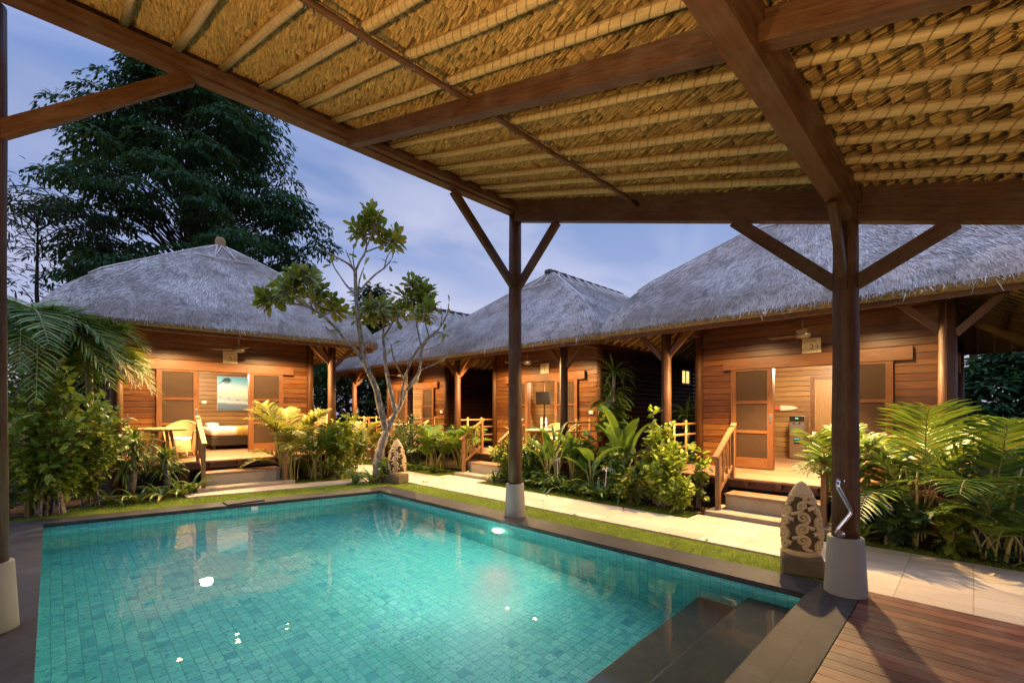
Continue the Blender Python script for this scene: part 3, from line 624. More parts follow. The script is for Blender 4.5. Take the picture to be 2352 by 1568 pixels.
# downlights under the eave
for x in (-1.0,0,1.0):
    b=MB(); b.lathe((x,.2,3.36),[(0,.07),(.055,.07),(.06,.0),(.05,.0),(.045,.03)],16); dl=m(b,'downlight','cap',True)
    b=MB(); b.lathe((x,.2,3.34),[(0,-.0),(.028,.008),(.036,.03),(.02,.05)],12); m(b,'bulb','bulb',True,dl)
    ld=bpy.data.lights.new('porch_spot','SPOT'); ld.energy=1500 if x==0 else 460; ld.color=(1,.64,.27); ld.spot_size=R(146); ld.spot_blend=.35; ld.shadow_soft_size=.05
    lo=bpy.data.objects.new('downlight_lamp',ld); COL.objects.link(lo); lo.parent=dl; lo.location=(x,.2,3.30); lo.rotation_euler=(R(-24 if x==0 else 8),0,0)
b=MB(); b.lathe((-.45,2.9,2.72),[(.11,0),(.09,.20),(.04,.24)],20); b.tube([(-.45,2.9,2.97),(-.45,2.9,3.31)],.008,6); pd=m(b,'pendant_lamp','bulbcool',True)
ld=bpy.data.lights.new('room_point','POINT'); ld.energy=420; ld.color=(1,.76,.46); ld.shadow_soft_size=.15
lo=bpy.data.objects.new('room_lamp',ld); COL.objects.link(lo); lo.parent=pd; lo.location=(-.2,2.7,2.62)
ld_room=ld

VL=[('thatched timber villa at the far end of the pool with a round roof finial',(3.15,12.2,0),R(-3),(1.1,1.1,1.07)),
    ('thatched timber villa on the right behind the big right pavilion post',(8.4,2.25,0),R(-90),1.0),
    ('middle thatched timber villa with a dark ridge, behind the thin pavilion post',(8.4,8.8,0),R(-90),1.0),
    ('farthest thatched timber villa half hidden behind the frangipani tree',(8.4,15.35,0),R(-90),1.0)]
VO=[]
allv=[villa]+[copy_tree(villa) for _ in range(3)]
for o,(lab,loc,rz,s) in zip(allv,VL):
    o.location=loc; o.rotation_euler=(0,0,rz); o.scale=(s,)*3 if not isinstance(s,tuple) else s; tag(o,lab,'villa','thatched villas round the pool'); VO.append(o)
def inv(v,p):  # villa local point to world
    o=VO[v]; return (Matrix.Translation(o.location)@Matrix.Rotation(o.rotation_euler.z,4,'Z')@Matrix.Diagonal((*o.scale,1)))@Vector(p)
def roof_of(v): return [c for c in kids(VO[v]) if c.name.startswith('thatch_roof')][0]
roof_of(0).scale.x=.91
for v,keep in ((0,0),(1,0)):
    for c in kids(VO[v]):
        if c.name.startswith('socket_box'): bpy.data.objects.remove(c)
for c in kids(VO[2]):
    if c.name.split('.')[0] in ('handrail','step','step_slab'): c.location.x-=.1
big=[c for c in bpy.data.objects if c.type=='LIGHT' and c.data.energy==1500 and c.parent and c.parent.parent==VO[1]]
for c in big: c.data=c.data.copy(); c.data.energy=2300
for c in [c for c in bpy.data.objects if c.type=='LIGHT' and c.data.energy==460 and c.parent and c.parent.parent==VO[1]]: c.data=c.data.copy(); c.data.energy=230
for c in [c for c in bpy.data.objects if c.type=='LIGHT' and c.data.energy==460 and c.parent and c.parent.parent==VO[0]]: c.data=c.data.copy(); c.data.energy=800; c.rotation_euler=(R(5),0,0)
for c in [c for c in bpy.data.objects if c.type=='LIGHT' and c.data.energy==460 and c.parent and c.parent.parent in (VO[2],VO[3])]: c.data=c.data.copy(); c.data.energy=640
# ridge caps / finial
b=MB(); b.lathe((0,RY0+.05,RZ-.05),[(.0,.30),(.09,.28),(.13,.2),(.12,.1),(.17,.0),(.16,-.05)],16); o=b.obj('roof_finial',M['thatch_edge'],roof_of(0),True)
for v in (1,2,3):
    b=MB()
    for k in range(19):
        y=RY0-.1+k*(RY1-RY0+.2)/18; b.rbox((0,y,RZ+.02+.015*(k%2)),(.24-.02*(k%2),.22,.12),.03,1)
    b.obj('ridge_cap',M['cap'],roof_of(v))
# ceiling fans
M['fanblade']=plain('fan_blade_grey',(.07,.06,.05),.4)
def fan(v,label,rot):
    p=inv(v,(.15,.85,3.02)); o=empty('ceiling_fan',p,rot); tag(o,label,'ceiling fan','ceiling fans on the villa porches')
    b=MB(); b.lathe((0,0,0),[(0,-.06),(.09,-.055),(.13,-.02),(.12,.03),(.05,.06),(.02,.09)],20); b.tube([(0,0,.08),(0,0,.30)],.014,8); b.obj('motor',M['grey'],o,True)
    for k in range(3):
        a=k*2*PI/3; c,s=math.cos(a),math.sin(a); b=MB(); n=8; t=np.linspace(0,1,n); wv=.045+.035*np.sin(t*PI*.8)
        Pm=np.stack([np.stack([(.12+.5*t)*c-(sg*wv+.03*t)*s,(.12+.5*t)*s+(sg*wv+.03*t)*c,.0+sg*.012+.01*t],1) for sg in (-1,1)],1); b.grid(Pm); Q=Pm.copy(); Q[...,2]-=.008; b.grid(Q[:,::-1]); b.obj('blade',M['fanblade'],o)
    return o
fan(0,'white bladed ceiling fan over the porch of the villa at the end of the pool',.5)
fan(1,'ceiling fan over the porch beside the name plate with the number 2',1.2)
fan(2,'ceiling fan over the middle villa porch, beside the thin pavilion post',.2)
fan(3,'ceiling fan over the farthest villa porch behind the frangipani branches',.9)
# name plates
def textmesh(body,size):
    cu=bpy.data.curves.new('t','FONT'); cu.body=body; cu.size=size; cu.align_x='CENTER'; cu.align_y='CENTER'; cu.extrude=.002
    ob=bpy.data.objects.new('t',cu); COL.objects.link(ob); dg=bpy.context.evaluated_depsgraph_get(); me=bpy.data.meshes.new_from_object(ob.evaluated_get(dg)); bpy.data.objects.remove(ob); return me
def plate(v,num,label):
    o=VO[v]; r=o.rotation_euler.z; s=o.scale.x
    root=empty('name_plate',inv(v,(.12,1.61,2.91)),r,s); tag(root,label,'sign','stone name plates over the villa doors')
    b=MB(); b.rbox((0,0,0),(.30,.04,.28),.006,1); b.obj('plate',M['signstone'],root)
    def lettering(name,me):
        me.materials.clear(); me.materials.append(M['ink']); t=bpy.data.objects.new(name,me); COL.objects.link(t); t.parent=root; return t
    t=lettering('lettering',textmesh('Rucko',.058)); t.rotation_euler=(R(90),0,0); t.location=(0,-.022,.085)
    t=lettering('number',textmesh(num,.15)); t.rotation_euler=(R(90),0,0); t.location=(.005,-.022,-.03)
    b=MB(); 
    b.tube([(-.10,-.021,.10),(-.118,-.021,.06),(-.105,-.021,.02),(-.085,-.021,-.0)],.003,4); b.tube([(-.12,-.021,.045),(-.098,-.021,.05)],.003,4); b.tube([(-.1,-.021,-.02),(-.09,-.021,-.045),(-.07,-.021,-.02)],.003,4)
    b.tube([(.075,-.021,.03),(.095,-.021,.0),(.10,-.021,-.04),(.112,-.021,-.06)],.003,4); b.tube([(.10,-.021,-.06),(.11,-.021,-.09),(.075,-.021,-.12)],.003,4); b.tube([(.08,-.021,-.03),(.115,-.021,-.03)],.003,4)
    b.obj('flourish',M['ink'],root)
plate(0,'5','cream stone name plate with the number 5 over the open door')
plate(1,'2','cream stone name plate with the number 2 over the right villa door')
plate(2,'3','cream stone name plate over the middle villa door with the television')
plate(3,'4','cream stone name plate over the farthest villa door behind the frangipani')
# ---------------------------------------------------------------- furniture and things on the porches and inside
def at(v,name,p,label,cat,group=None,rz=0):
    o=empty(name,inv(v,p),VO[v].rotation_euler.z+rz,VO[v].scale.z); tag(o,label,cat,group); return o
def make_chair():
    o=empty('rattan_chair'); n=17; ph=np.linspace(R(-115),R(115),n); 
    def shell(r0,r1):
        P_=[];U=[]
        for k,t in enumerate(np.linspace(0,1,7)):
            top=.60+.22*np.cos(ph*.78)**2; z=.18+(top-.18)*t; r=r0+(r1-r0)*t
            P_.append(np.stack([r*np.sin(ph),r*np.cos(ph)*.95,z],1)); U.append(np.stack([z,ph*.3],1))
        return np.stack(P_),np.stack(U)
    b=MB(); p,u=shell(.27,.34); b.grid(p[:,::-1],u[:,::-1]); p2,u2=shell(.245,.315); b.grid(p2,u2); b.grid(np.stack([p[-1],p2[-1]]),np.stack([u[-1],u2[-1]+.03]))
    b.tube(p[-1]*.5+p2[-1]*.5,.02,8); b.obj('backrest',M['rattan'],o,True)
    b=MB(); b.lathe((0,0,0),[(.26,.14),(.27,.40),(.0,.40)],24); b.obj('seat',M['rattan'],o,True)
    b=MB(); b.lathe((0,0,0),[(.0,.46),(.22,.455),(.245,.43),(.235,.40)],24); b.obj('cushion',M['cloth'],o,True)
    for sx in (-1,1):
        for sy in (-1,1): b=MB(); b.tube([(sx*.17,sy*.17,.2),(sx*.2,sy*.2,0)],.02,8); b.obj('leg',M['rattan'],o,True)
    return o
def make_table():
    o=empty('rattan_table'); b=MB(); b.lathe((0,0,0),[(0,.70),(.42,.70),(.44,.685),(.44,.655),(.42,.64),(0,.64)],36); b.obj('tabletop',M['rattan'],o,True)
    for k in range(4): a=PI/4+k*PI/2; b=MB(); b.tube([(.16*math.cos(a),.16*math.sin(a),.64),(.30*math.cos(a),.30*math.sin(a),0)],.032,10); b.obj('leg',M['rattan'],o,True)
    return o
chair0=make_chair(); table0=make_table(); used=[0,0]
def put(kind,v,p,rz,label):
    src=(chair0,table0)[kind]; o=src if not used[kind] else copy_tree(src); used[kind]=1
    o.location=inv(v,p); o.rotation_euler=(0,0,VO[v].rotation_euler.z+rz); o.scale=(VO[v].scale.z,)*3
    tag(o,label,('chair','table')[kind],('rattan chairs on the villa porches','rattan tables on the villa porches')[kind])
put(0,0,(-.92,1.1,.535),R(-25),'rattan tub chair with white cushion, right of the table before the beach picture')
put(0,0,(-1.78,.8,.535),R(70),'rattan tub chair at the left of the porch table behind the strap leaves')
put(1,0,(-1.3,.42,.535),.2,'round rattan table on the porch of the villa with the beach picture')
put(0,2,(1.55,.85,.535),R(-60),'rattan tub chair on the middle villa porch, right of the dark porch post')
put(0,2,(.9,1.05,.535),R(15),'rattan tub chair on the middle villa porch under the doorway with the television')
put(1,2,(1.1,.38,.535),.5,'round rattan table on the middle villa porch, before the television')
put(0,1,(1.5,.9,.535),R(-20),'rattan tub chair behind the palm fronds on the right villa porch')
put(0,1,(.85,.55,.535),R(40),'rattan tub chair just right of the big pavilion post behind palm fronds')
put(0,3,(1.4,.9,.535),R(-20),'rattan tub chair on the farthest villa porch behind shrubs')
put(1,3,(.9,.45,.535),.3,'round rattan table on the farthest villa porch behind shrubs')
# villa at the end of the pool: bed and picture
bed=at(0,'bed',(.85,3.7,.535),'low bed with white linen and a gold runner seen through the open door','bed')
b=MB(); b.rbox((0,0,.24),(1.9,1.7,.26),.03); b.obj('base',M['darkbrown'],bed)
for x in (-.85,.85): b=MB(); b.box((x-.03,-.75,0),(x+.03,-.69,.115)); b.obj('leg',M['black'],bed)
b=MB(); b.rbox((0,-.0,.49),(1.92,1.74,.24),.09,4); b.obj('mattress',M['cloth'],bed,True)
b=MB(); b.rbox((-.15,-.01,.49),(.48,1.78,.265),.1,4); b.obj('runner',M['gold'],bed,True)
b=MB(); b.rbox((-.75,.3,.64),(.3,.5,.14),.06,3); b.obj('pillow',M['cloth'],bed,True)
pic=at(0,'beach_picture',(.87,4.81,2.12),'large canvas of a beach at dusk on the wall above the bed','picture')
b=MB(); b.rbox((0,0,0),(1.0,.03,1.04),.004,1); b.obj('canvas_frame',M['white'],pic)
b=MB(); b.add([(-.495,-.0165,-.515),(.495,-.0165,-.515),(.495,-.0165,.515),(-.495,-.0165,.515)],[[0,1,2,3]],[(0,0),(1,0),(1,1),(0,1)]); b.obj('print',M['beach'],pic)
b=MB(); c=np.array([-.24,-.019,.43])
b.tube([(-.49,-.019,.28),(-.38,-.019,.37),c],.010,5)
for k in range(13):
    a=R(-150+k*28); L_=.13+.05*random.random(); e=c+np.array([math.cos(a)*L_,0,math.sin(a)*L_*.8-.03]); nrm=np.array([-math.sin(a),0,math.cos(a)])*.013
    b.add([c,(c+e)/2+nrm,e,(c+e)/2-nrm],[[0,3,2,1]])
for x,z,w in ((-.43,-.10,.05),(-.2,-.14,.06),(.05,-.2,.09),(.36,-.2,.16)): b.add([(x-w/2,-.0175,z),(x+w/2,-.0175,z),(x+w*.4,-.0175,z-.018),(x-w*.4,-.0175,z-.018)],[[3,2,1,0]])
b.obj('silhouette',M['black'],pic)
b=MB(); o=at(0,'light_switch',(.06,4.82,1.85),'white light switch on the room wall left of the beach picture','switch'); b.rbox((0,0,0),(.12,.03,.09),.006,1); b.obj('plate',M['white'],o)
# right villa: water dispenser, fish board, towel
wd=at(1,'water_dispenser',(-.75,4.45,.535),'silver and black water dispenser inside the right villa doorway','water dispenser')
b=MB(); b.rbox((0,0,.53),(.33,.34,1.04),.02); b.obj('body',M['steel'],wd)
b=MB(); b.rbox((0,-.172,.31),(.30,.012,.58),.005,1); b.obj('door',M['steel'],wd)
b=MB(); b.rbox((0,-.173,.97),(.31,.02,.13),.005,1); b.obj('control_panel',M['black'],wd)
b=MB(); b.rbox((0,-.173,.76),(.30,.008,.24),.004,1); b.obj('tray_recess',M['grey'],wd)
b=MB(); b.tube([(-.06,-.18,.88),(-.06,-.21,.86)],.014,8); b.tube([(.06,-.18,.88),(.06,-.21,.86)],.014,8); b.obj('tap',M['black'],wd)
b=MB(); b.prism([(-.01,.0),(.01,.0)],0,1) if 0 else b.rbox((0,-.181,.44),(.13,.004,.15),.001,1); b.obj('sticker',M['black'],wd)
b=MB(); b.rbox((0,-.185,.49),(.11,.003,.04),.001,1); M['blue']=plain('blue_label',(.08,.35,.6),.4); b.obj('sticker_band',M['blue'],wd)
M['led']=glow('green_led',(.1,1,.4),3); b=MB(); b.rbox((0,-.185,.985),(.06,.004,.02),.001,1); b.obj('indicator_light',M['led'],wd)
fb=at(1,'wooden_fish',(-1.16,4.81,1.77),'red and white painted wooden fish hung on the wall above the dispenser','ornament')
M['fishr']=plain('painted_red_wood',(.5,.10,.05),.5); M['fishw']=plain('painted_white_wood',(.6,.55,.42),.5)
t=np.linspace(0,1,12); w_=.055*np.sin(t*PI)**.6+.008; 
for nm,x0,x1,mt in (('head',-.30,-.08,'fishr'),('body',-.08,.3,'fishw')):
    tt_=np.linspace((x0+.3)/.6,(x1+.3)/.6,9); w_=.06*np.sin(np.clip(tt_,.02,.98)*PI)**.65+.004; xs=-.3+.6*tt_
    Pm=np.stack([np.stack([xs,np.full(9,-.02-.0*tt_),w_],1),np.stack([xs,np.full(9,-.035),w_*0],1),np.stack([xs,np.full(9,-.02),-w_],1)],0); b=MB(); b.grid(Pm[::-1]); b.obj(nm,M[mt],fb,True)
idr=at(1,'interior_door',(-.16,4.80,.535),'panelled inner door at the back of the right villa room','door')
b=MB(); b.box((-.42,-.03,0),(-.34,.02,2.0)); b.box((.34,-.03,0),(.42,.02,2.0)); b.box((-.338,-.03,1.93),(.338,.02,2.0)); b.obj('frame',M['teak'],idr)
b=MB(); b.box((-.335,-.015,0),(.335,.015,1.925)); b.obj('panel',M['siding_in'],idr)
tw=at(1,'towel',(-.25,4.0,1.0),'white towel hanging beside the dispenser','towel'); b=MB(); t=np.linspace(-.12,.12,14)
b.grid(np.stack([np.stack([t,.02*np.sin(t*60),np.full(14,z)],1) for z in (.22,-.02,-.24)])[::-1]); b.obj('cloth',M['cloth'],tw,True)
rk=at(1,'towel_rack',(-.25,4.06,.535),'slim wooden towel rack behind the palm fronds in the right villa','rack'); b=MB()
for x in (-.2,.2): b.box((x-.015,-.02,0),(x+.015,.01,.75))
b.box((-.185,-.02,.70),(.185,.01,.73)); b.obj('frame',M['teak'],rk)
# middle villa: television on a pole, sideboard, two bottles
tv=at(2,'television',(-1.2,3.05,2.12),'black television on a ceiling pole inside the middle villa','television')
b=MB(); b.rbox((0,0,0),(.62,.05,.42),.01,1); b.obj('casing',M['black'],tv); b=MB(); b.rbox((0,-.026,.01),(.59,.004,.38),.001,1); b.obj('screen',plain('dark_screen',(.02,.02,.022),.12,var=0),tv); b=MB(); b.tube([(0,.06,1.18),(0,.06,-1.1)],.03,10); b.obj('pole',M['teak_dark'],tv,True)
sd=at(2,'sideboard',(-1.2,3.15,.455),'light wooden sideboard under the television in the middle villa','sideboard')
b=MB(); b.box((-.6,-.2,.62),(.6,.25,.66)); b.obj('top',M['siding_in'],sd); b=MB(); b.box((-.57,-.17,0),(.57,.22,.6)); b.obj('cabinet',M['teak'],sd)
for k,x in enumerate((-.08,.12)):
    bo=at(2,'carved_figurine',(-1.2+x,3.05,1.115),('left','right')[k]+' one of two small white figurines on the sideboard below the television','figurine','figurines on the sideboard')
    b=MB(); b.lathe((0,0,0),[(.045,0),(.05,.05),(.03,.1),(.045,.17),(.05,.22),(.025,.26),(.04,.31),(.02,.36),(0,.37)],14); b.obj('figure',M['white'],bo,True)
fr=at(3,'small_fridge',(-.2,3.9,.535),'small white fridge inside the farthest villa doorway','fridge'); b=MB(); b.rbox((0,0,.5),(.5,.5,1.0),.02); b.obj('cabinet',M['white'],fr); b=MB(); b.rbox((0,-.255,.5),(.47,.02,.94),.008); b.obj('door',M['white'],fr)
pn=at(3,'wall_panel',(-.9,4.82,1.75),'dark framed board on the back wall of the farthest villa','picture'); b=MB(); b.rbox((0,0,0),(.6,.03,.7),.005,1); b.obj('board',M['teak_dark'],pn)
# ================================================================ stone lanterns, garden walls
def make_lantern():
    o=empty('stone_lantern'); Hh=.78; z0=.17
    prof=lambda t: .19*(math.sin(PI*(.18+.82*t)**.78)**.62 if t<1 else 0)+.004
    b=MB(); b.rbox((0,0,.08),(.38,.38,.2),.02,1); b.obj('plinth',M['mossy'],o)
    b=MB(); b.lathe((0,0,z0),[(prof(t)-.03,t*Hh) for t in np.linspace(0,.9,20)],28); b.obj('core',M['stone_in'],o,True)
    b=MB(); b.lathe((0,0,z0),[(prof(t)+.004,t*Hh) for t in np.linspace(.80,1,12)],28); b.obj('cap',M['stone'],o,True); b=MB(); b.lathe((0,0,z0),[(prof(0)-.01,0),(prof(0)+.012,.012),(prof(.06)+.008,.06),(prof(.08)-.02,.066)],28); b.obj('base_ring',M['stone'],o,True)
    b=MB(); rg=random.Random(5)
    def surf(th,t,off=0): r=prof(t)+off; return np.array([r*math.cos(th),r*math.sin(th),z0+t*Hh])
    def ribbon(pts,w0,w1):
        n=len(pts); tl=[];C=[]
        for i,(th,t) in enumerate(pts):
            a=pts[max(i-1,0)]; c=pts[min(i+1,n-1)]; dth=(c[0]-a[0])*.18; dt=(c[1]-a[1])*Hh; q=math.hypot(dth,dt) or 1; w=w0+(w1-w0)*i/(n-1); ux,uy=-dt/q*w,dth/q*w
            C.append([surf(th-ux/.18,t-uy/Hh,-.024),surf(th-ux/.18,t-uy/Hh,.004),surf(th,t,.010),surf(th+ux/.18,t+uy/Hh,.004),surf(th+ux/.18,t+uy/Hh,-.024)])
        b.grid(np.array(C))
    for col in range(6):
        th0=col*2*PI/6
        for row in range(5):
            tc=.16+row*.15+(.075 if col%2 else 0); rr_=max(.07,prof(tc)); s=1 if (row+col)%2 else -1; R0=(.060+.008*rg.random())*(1 if tc<.55 else .74); pts=[]
            for k in range(40):
                a=k/39; ang=-1.5+a*9.6; rad=R0*(1-a*.84); pts.append((th0+s*rad*math.cos(ang)/rr_, min(.84,max(.07,tc+rad*math.sin(ang)/Hh))))
            tail=[(pts[0][0]+s*.09*(1-u)**1.3/rr_,max(.07,pts[0][1]-.055*(1-u)**.8)) for u in np.linspace(0,1,8)[:-1]]
            ribbon(tail+pts,.0175,.0105)
            e=pts[-1]; b.tube([surf(e[0],e[1],-.02),surf(e[0],e[1],.008)],.013,8)
    b.obj('scroll_carving',M['stone'],o,True); return o
la=make_lantern(); la.location=(5.68,1.30,0); la.rotation_euler.z=.3; tag(la,'tall carved stone lantern egg beside the big right pavilion post','stone lantern','carved stone lanterns')
lb=copy_tree(la); lb.location=(5.86,9.75,0); lb.scale=(1.08,)*3; lb.rotation_euler.z=1.9; tag(lb,'carved stone lantern egg beside the frangipani trunk at the pool corner','stone lantern','carved stone lanterns')
def wall(name,a,b_,label,h=1.55):
    mb=MB(); mb.bar((*a,h/2-.03),(*b_,h/2-.03),.15,h,up=(0,0,1)); o=mb.obj(name,M['yellow']); mb=MB(); mb.bar((*a,h-.0),(*b_,h-.0),.24,.09); c=mb.obj('wall_coping',M['mossy'],o); tag(o,label,'garden wall')
wall('garden_wall',(9.2,-1.6),(26,-2.6),'low ochre garden wall behind the palms at the right edge')
wall('garden_wall',(8.4,18.9),(-9,20.6),'low ochre garden wall behind the villas at the left')
mb=MB(); mb.bar((10.75,5.35,1.2),(10.75,5.62,1.2),.02,1.3,up=(1,0,0)); o=mb.obj('service_panel',plain('pale_green_panel',(.32,.36,.22),.6)); tag(o,'pale green upright panel in the gap between the middle and right villas','panel')
# ================================================================ plants
def mat3(M3,L,W): return M3*np.stack([L,W,L],1)[:,None,:]
LF=np.array([(0,0,0),(.35,-.5,.05),(.35,0,0),(.35,.5,.05),(.7,-.42,.0),(.7,0,-.04),(.7,.42,.0),(1,0,-.12)])      # broad leaf, folded
LFf=np.array([[0,1,2,2],[0,2,3,3],[1,4,5,2],[2,5,6,3],[4,7,5,5],[5,7,6,6]])
LF2=np.array([(0,0,0),(.35,-.27,.05),(.35,0,0),(.35,.27,.05),(.78,-.5,.0),(.78,0,-.03),(.78,.5,.0),(1,0,-.10)])
LFu=np.array([(0,0),(.35,-.5),(.35,0),(.35,.5),(.7,-.42),(.7,0),(.7,.42),(1,0)])
def tri(f): return f
class LeafMB(MB):
    def leaves(s,pos,d,up,L,W,LF=LF):
        k=len(pos); Mx=mat3(frames(np.asarray(d,float),up),np.broadcast_to(L,k).astype(float),np.broadcast_to(W,k).astype(float))
        V=np.einsum('kij,pj->kpi',Mx,LF)+np.asarray(pos)[:,None,:]; base=(np.arange(k)*8)[:,None,None]
        T=np.array([[0,1,2],[0,2,3],[4,7,5],[5,7,6]]); Q=np.array([[1,4,5,2],[2,5,6,3]])
        off=s.n; u=np.tile(LFu,(k,1)); s.add(V.reshape(-1,3),(Q[None]+base).reshape(-1,4),u)
        ft=(T[None]+base).reshape(-1,3)+off; s.S.append(s.nl+np.arange(len(ft))*3); s.L.append(ft.ravel()); s.nl+=ft.size; s.U.append(u[(T[None]+base).reshape(-1)]); return s
    def strap(s,p0,az,el,L,W,droop,seg=7,roll=0):
        "arching strap leaf"
        t=np.linspace(0,1,seg); el_=el-droop*t**1.3; dx=np.cos(el_); dz=np.sin(el_); r=np.concatenate([[0],np.cumsum((dx[1:]+dx[:-1])/2)])*L/(seg-1); z=np.concatenate([[0],np.cumsum((dz[1:]+dz[:-1])/2)])*L/(seg-1)
        w=W*np.clip(np.sin(PI*(.12+.88*t))**.7,0.03,1)*.5; c,q=math.cos(az),math.sin(az); az2=az+roll*t
        ctr=np.stack([r*np.cos(az2),r*np.sin(az2),z],1)+np.array(p0); sd=np.stack([-np.sin(az2),np.cos(az2),0*t],1); nn=np.stack([-dz*c,-dz*q,dx],1)
        Pm=np.stack([ctr-sd*w[:,None]+nn*w[:,None]*.35,ctr,ctr+sd*w[:,None]+nn*w[:,None]*.35],1); UV=np.stack([np.stack([t,t*0-.5],1),np.stack([t,0*t],1),np.stack([t,t*0+.5],1)],1)
        s.grid(Pm,UV); return s
def rnd(a,b): return random.uniform(a,b)
def frond(lb,sb,p0,az,rise,reach,droop,nl=26,Ll=.34,W=.026,start=.3,rr_=.009,twist=0):
    n=22; t=np.linspace(0,1,n); r=reach*(t**1.45); z=rise*(1.55*t-.55*t**2)-droop*t**3; az_=az+twist*t
    pts=np.stack([p0[0]+r*np.cos(az_),p0[1]+r*np.sin(az_),p0[2]+z],1); sb.tube(pts,np.linspace(rr_,.0025,n),5,False)
    tt=np.linspace(start,.995,nl); T=unit(np.gradient(pts,axis=0)); pos=np.stack([np.interp(tt,t,pts[:,i]) for i in range(3)],1); tg=unit(np.stack([np.interp(tt,t,T[:,i]) for i in range(3)],1))
    sd=unit(np.cross(tg,np.array([0,0,1.]))); nor=np.cross(sd,tg); u=(tt-start)/(1-start); ln=Ll*(.45+.75*np.sin(PI*np.clip(u*.85+.12,0,1))**.8)*(1-.45*u**3)
    seg=4
    for sg in (-1,1):
        k=nl; fwd=.55+.5*u[:,None]; d0=unit(sd*sg+tg*fwd+nor*RNG.uniform(.12,.45,(k,1))); j=RNG.normal(0,.07,(k,3)); d0=unit(d0+j)
        Vv=[]; cur=pos.copy(); 
        for q in range(seg+1):
            f=q/seg; w=W*ln[:,None]/Ll*(1.0 if 0<q<seg-1 else (.45 if q==0 else (.7 if q==seg-1 else .04)))*.5; dd=unit(d0+np.array([0,0,-1.])*(.10+.75*f*f)*RNG.uniform(.6,1.25,(k,1))); wd=unit(np.cross(dd,nor))
            Vv.append(np.stack([cur-wd*w,cur+wd*w],1)); cur=cur+dd*(ln/seg)[:,None]
        Vv=np.stack(Vv,1).reshape(k,-1,3); fq=np.array([[2*q,2*q+1,2*q+3,2*q+2] for q in range(seg)])
        uv=np.array([(q/seg,s_*.5) for q in range(seg+1) for s_ in (-1,1)])
        lb.add(Vv.reshape(-1,3),(fq[None]+(np.arange(k)*(2*seg+2))[:,None,None]).reshape(-1,4),np.tile(uv,(k,1)))
def areca(name,loc,n,height,reach,label,cat='palm',mat='palm',spread=.22,Ll=.34,nl=26,azr=None,group=None,droopf=1.0,elev=(.55,1)):
    o=empty(name,loc); tag(o,label,cat,group); lb=LeafMB(); sb=MB()
    for k in range(n):
        az=(k*2.4+rnd(-.3,.3)) if azr is None else rnd(*azr); f=rnd(*elev); p=(rnd(-1,1)*spread,rnd(-1,1)*spread,rnd(0,.1)); rc=reach*rnd(.75,1.1)*(1.25-.55*f)
        frond(lb,sb,p,az,height*f,rc,droopf*height*rnd(.10,.45)*(1.25-f*.6),nl,Ll*rnd(.85,1.15),.036,rnd(.3,.42),.011,rnd(-.35,.35))
    for k in range(max(3,n//3)):
        a=rnd(0,6.28); b0=(rnd(-1,1)*spread,rnd(-1,1)*spread,0); sb.tube([b0,(b0[0]+.05*math.cos(a),b0[1]+.05*math.sin(a),height*.25),(b0[0]+.14*math.cos(a),b0[1]+.14*math.sin(a),height*.5)],[.022,.018,.012],7)
    lb.obj('fronds',M[mat],o); sb.obj('stem',M['cane'],o,True); return o
def crownpalm(name,loc,zc,n,rise,reach,droop,label,mat='palm',Ll=.55,nl=36,W=.036,azs=None):
    o=empty(name,loc); tag(o,label,'palm'); lb=LeafMB(); sb=MB(); sb.tube([(0,0,-.05),(.03,0,zc*.5),(0,0,zc)],[.06,.05,.055],9)
    for k in range(n):
        az=(k*2.4+rnd(-.3,.3)) if azs is None else azs[k%len(azs)]+rnd(-.2,.2); f=rnd(.2,1); frond(lb,sb,(0,0,zc-rnd(0,.15)),az,rise*f,reach*rnd(.85,1.1),droop*rnd(.7,1.2)*(1.3-.7*f),nl,Ll*rnd(.85,1.1),W,.16,.016,rnd(-.3,.3))
    lb.obj('fronds',M[mat],o); sb.obj('trunk',M['cane'],o,True); return o
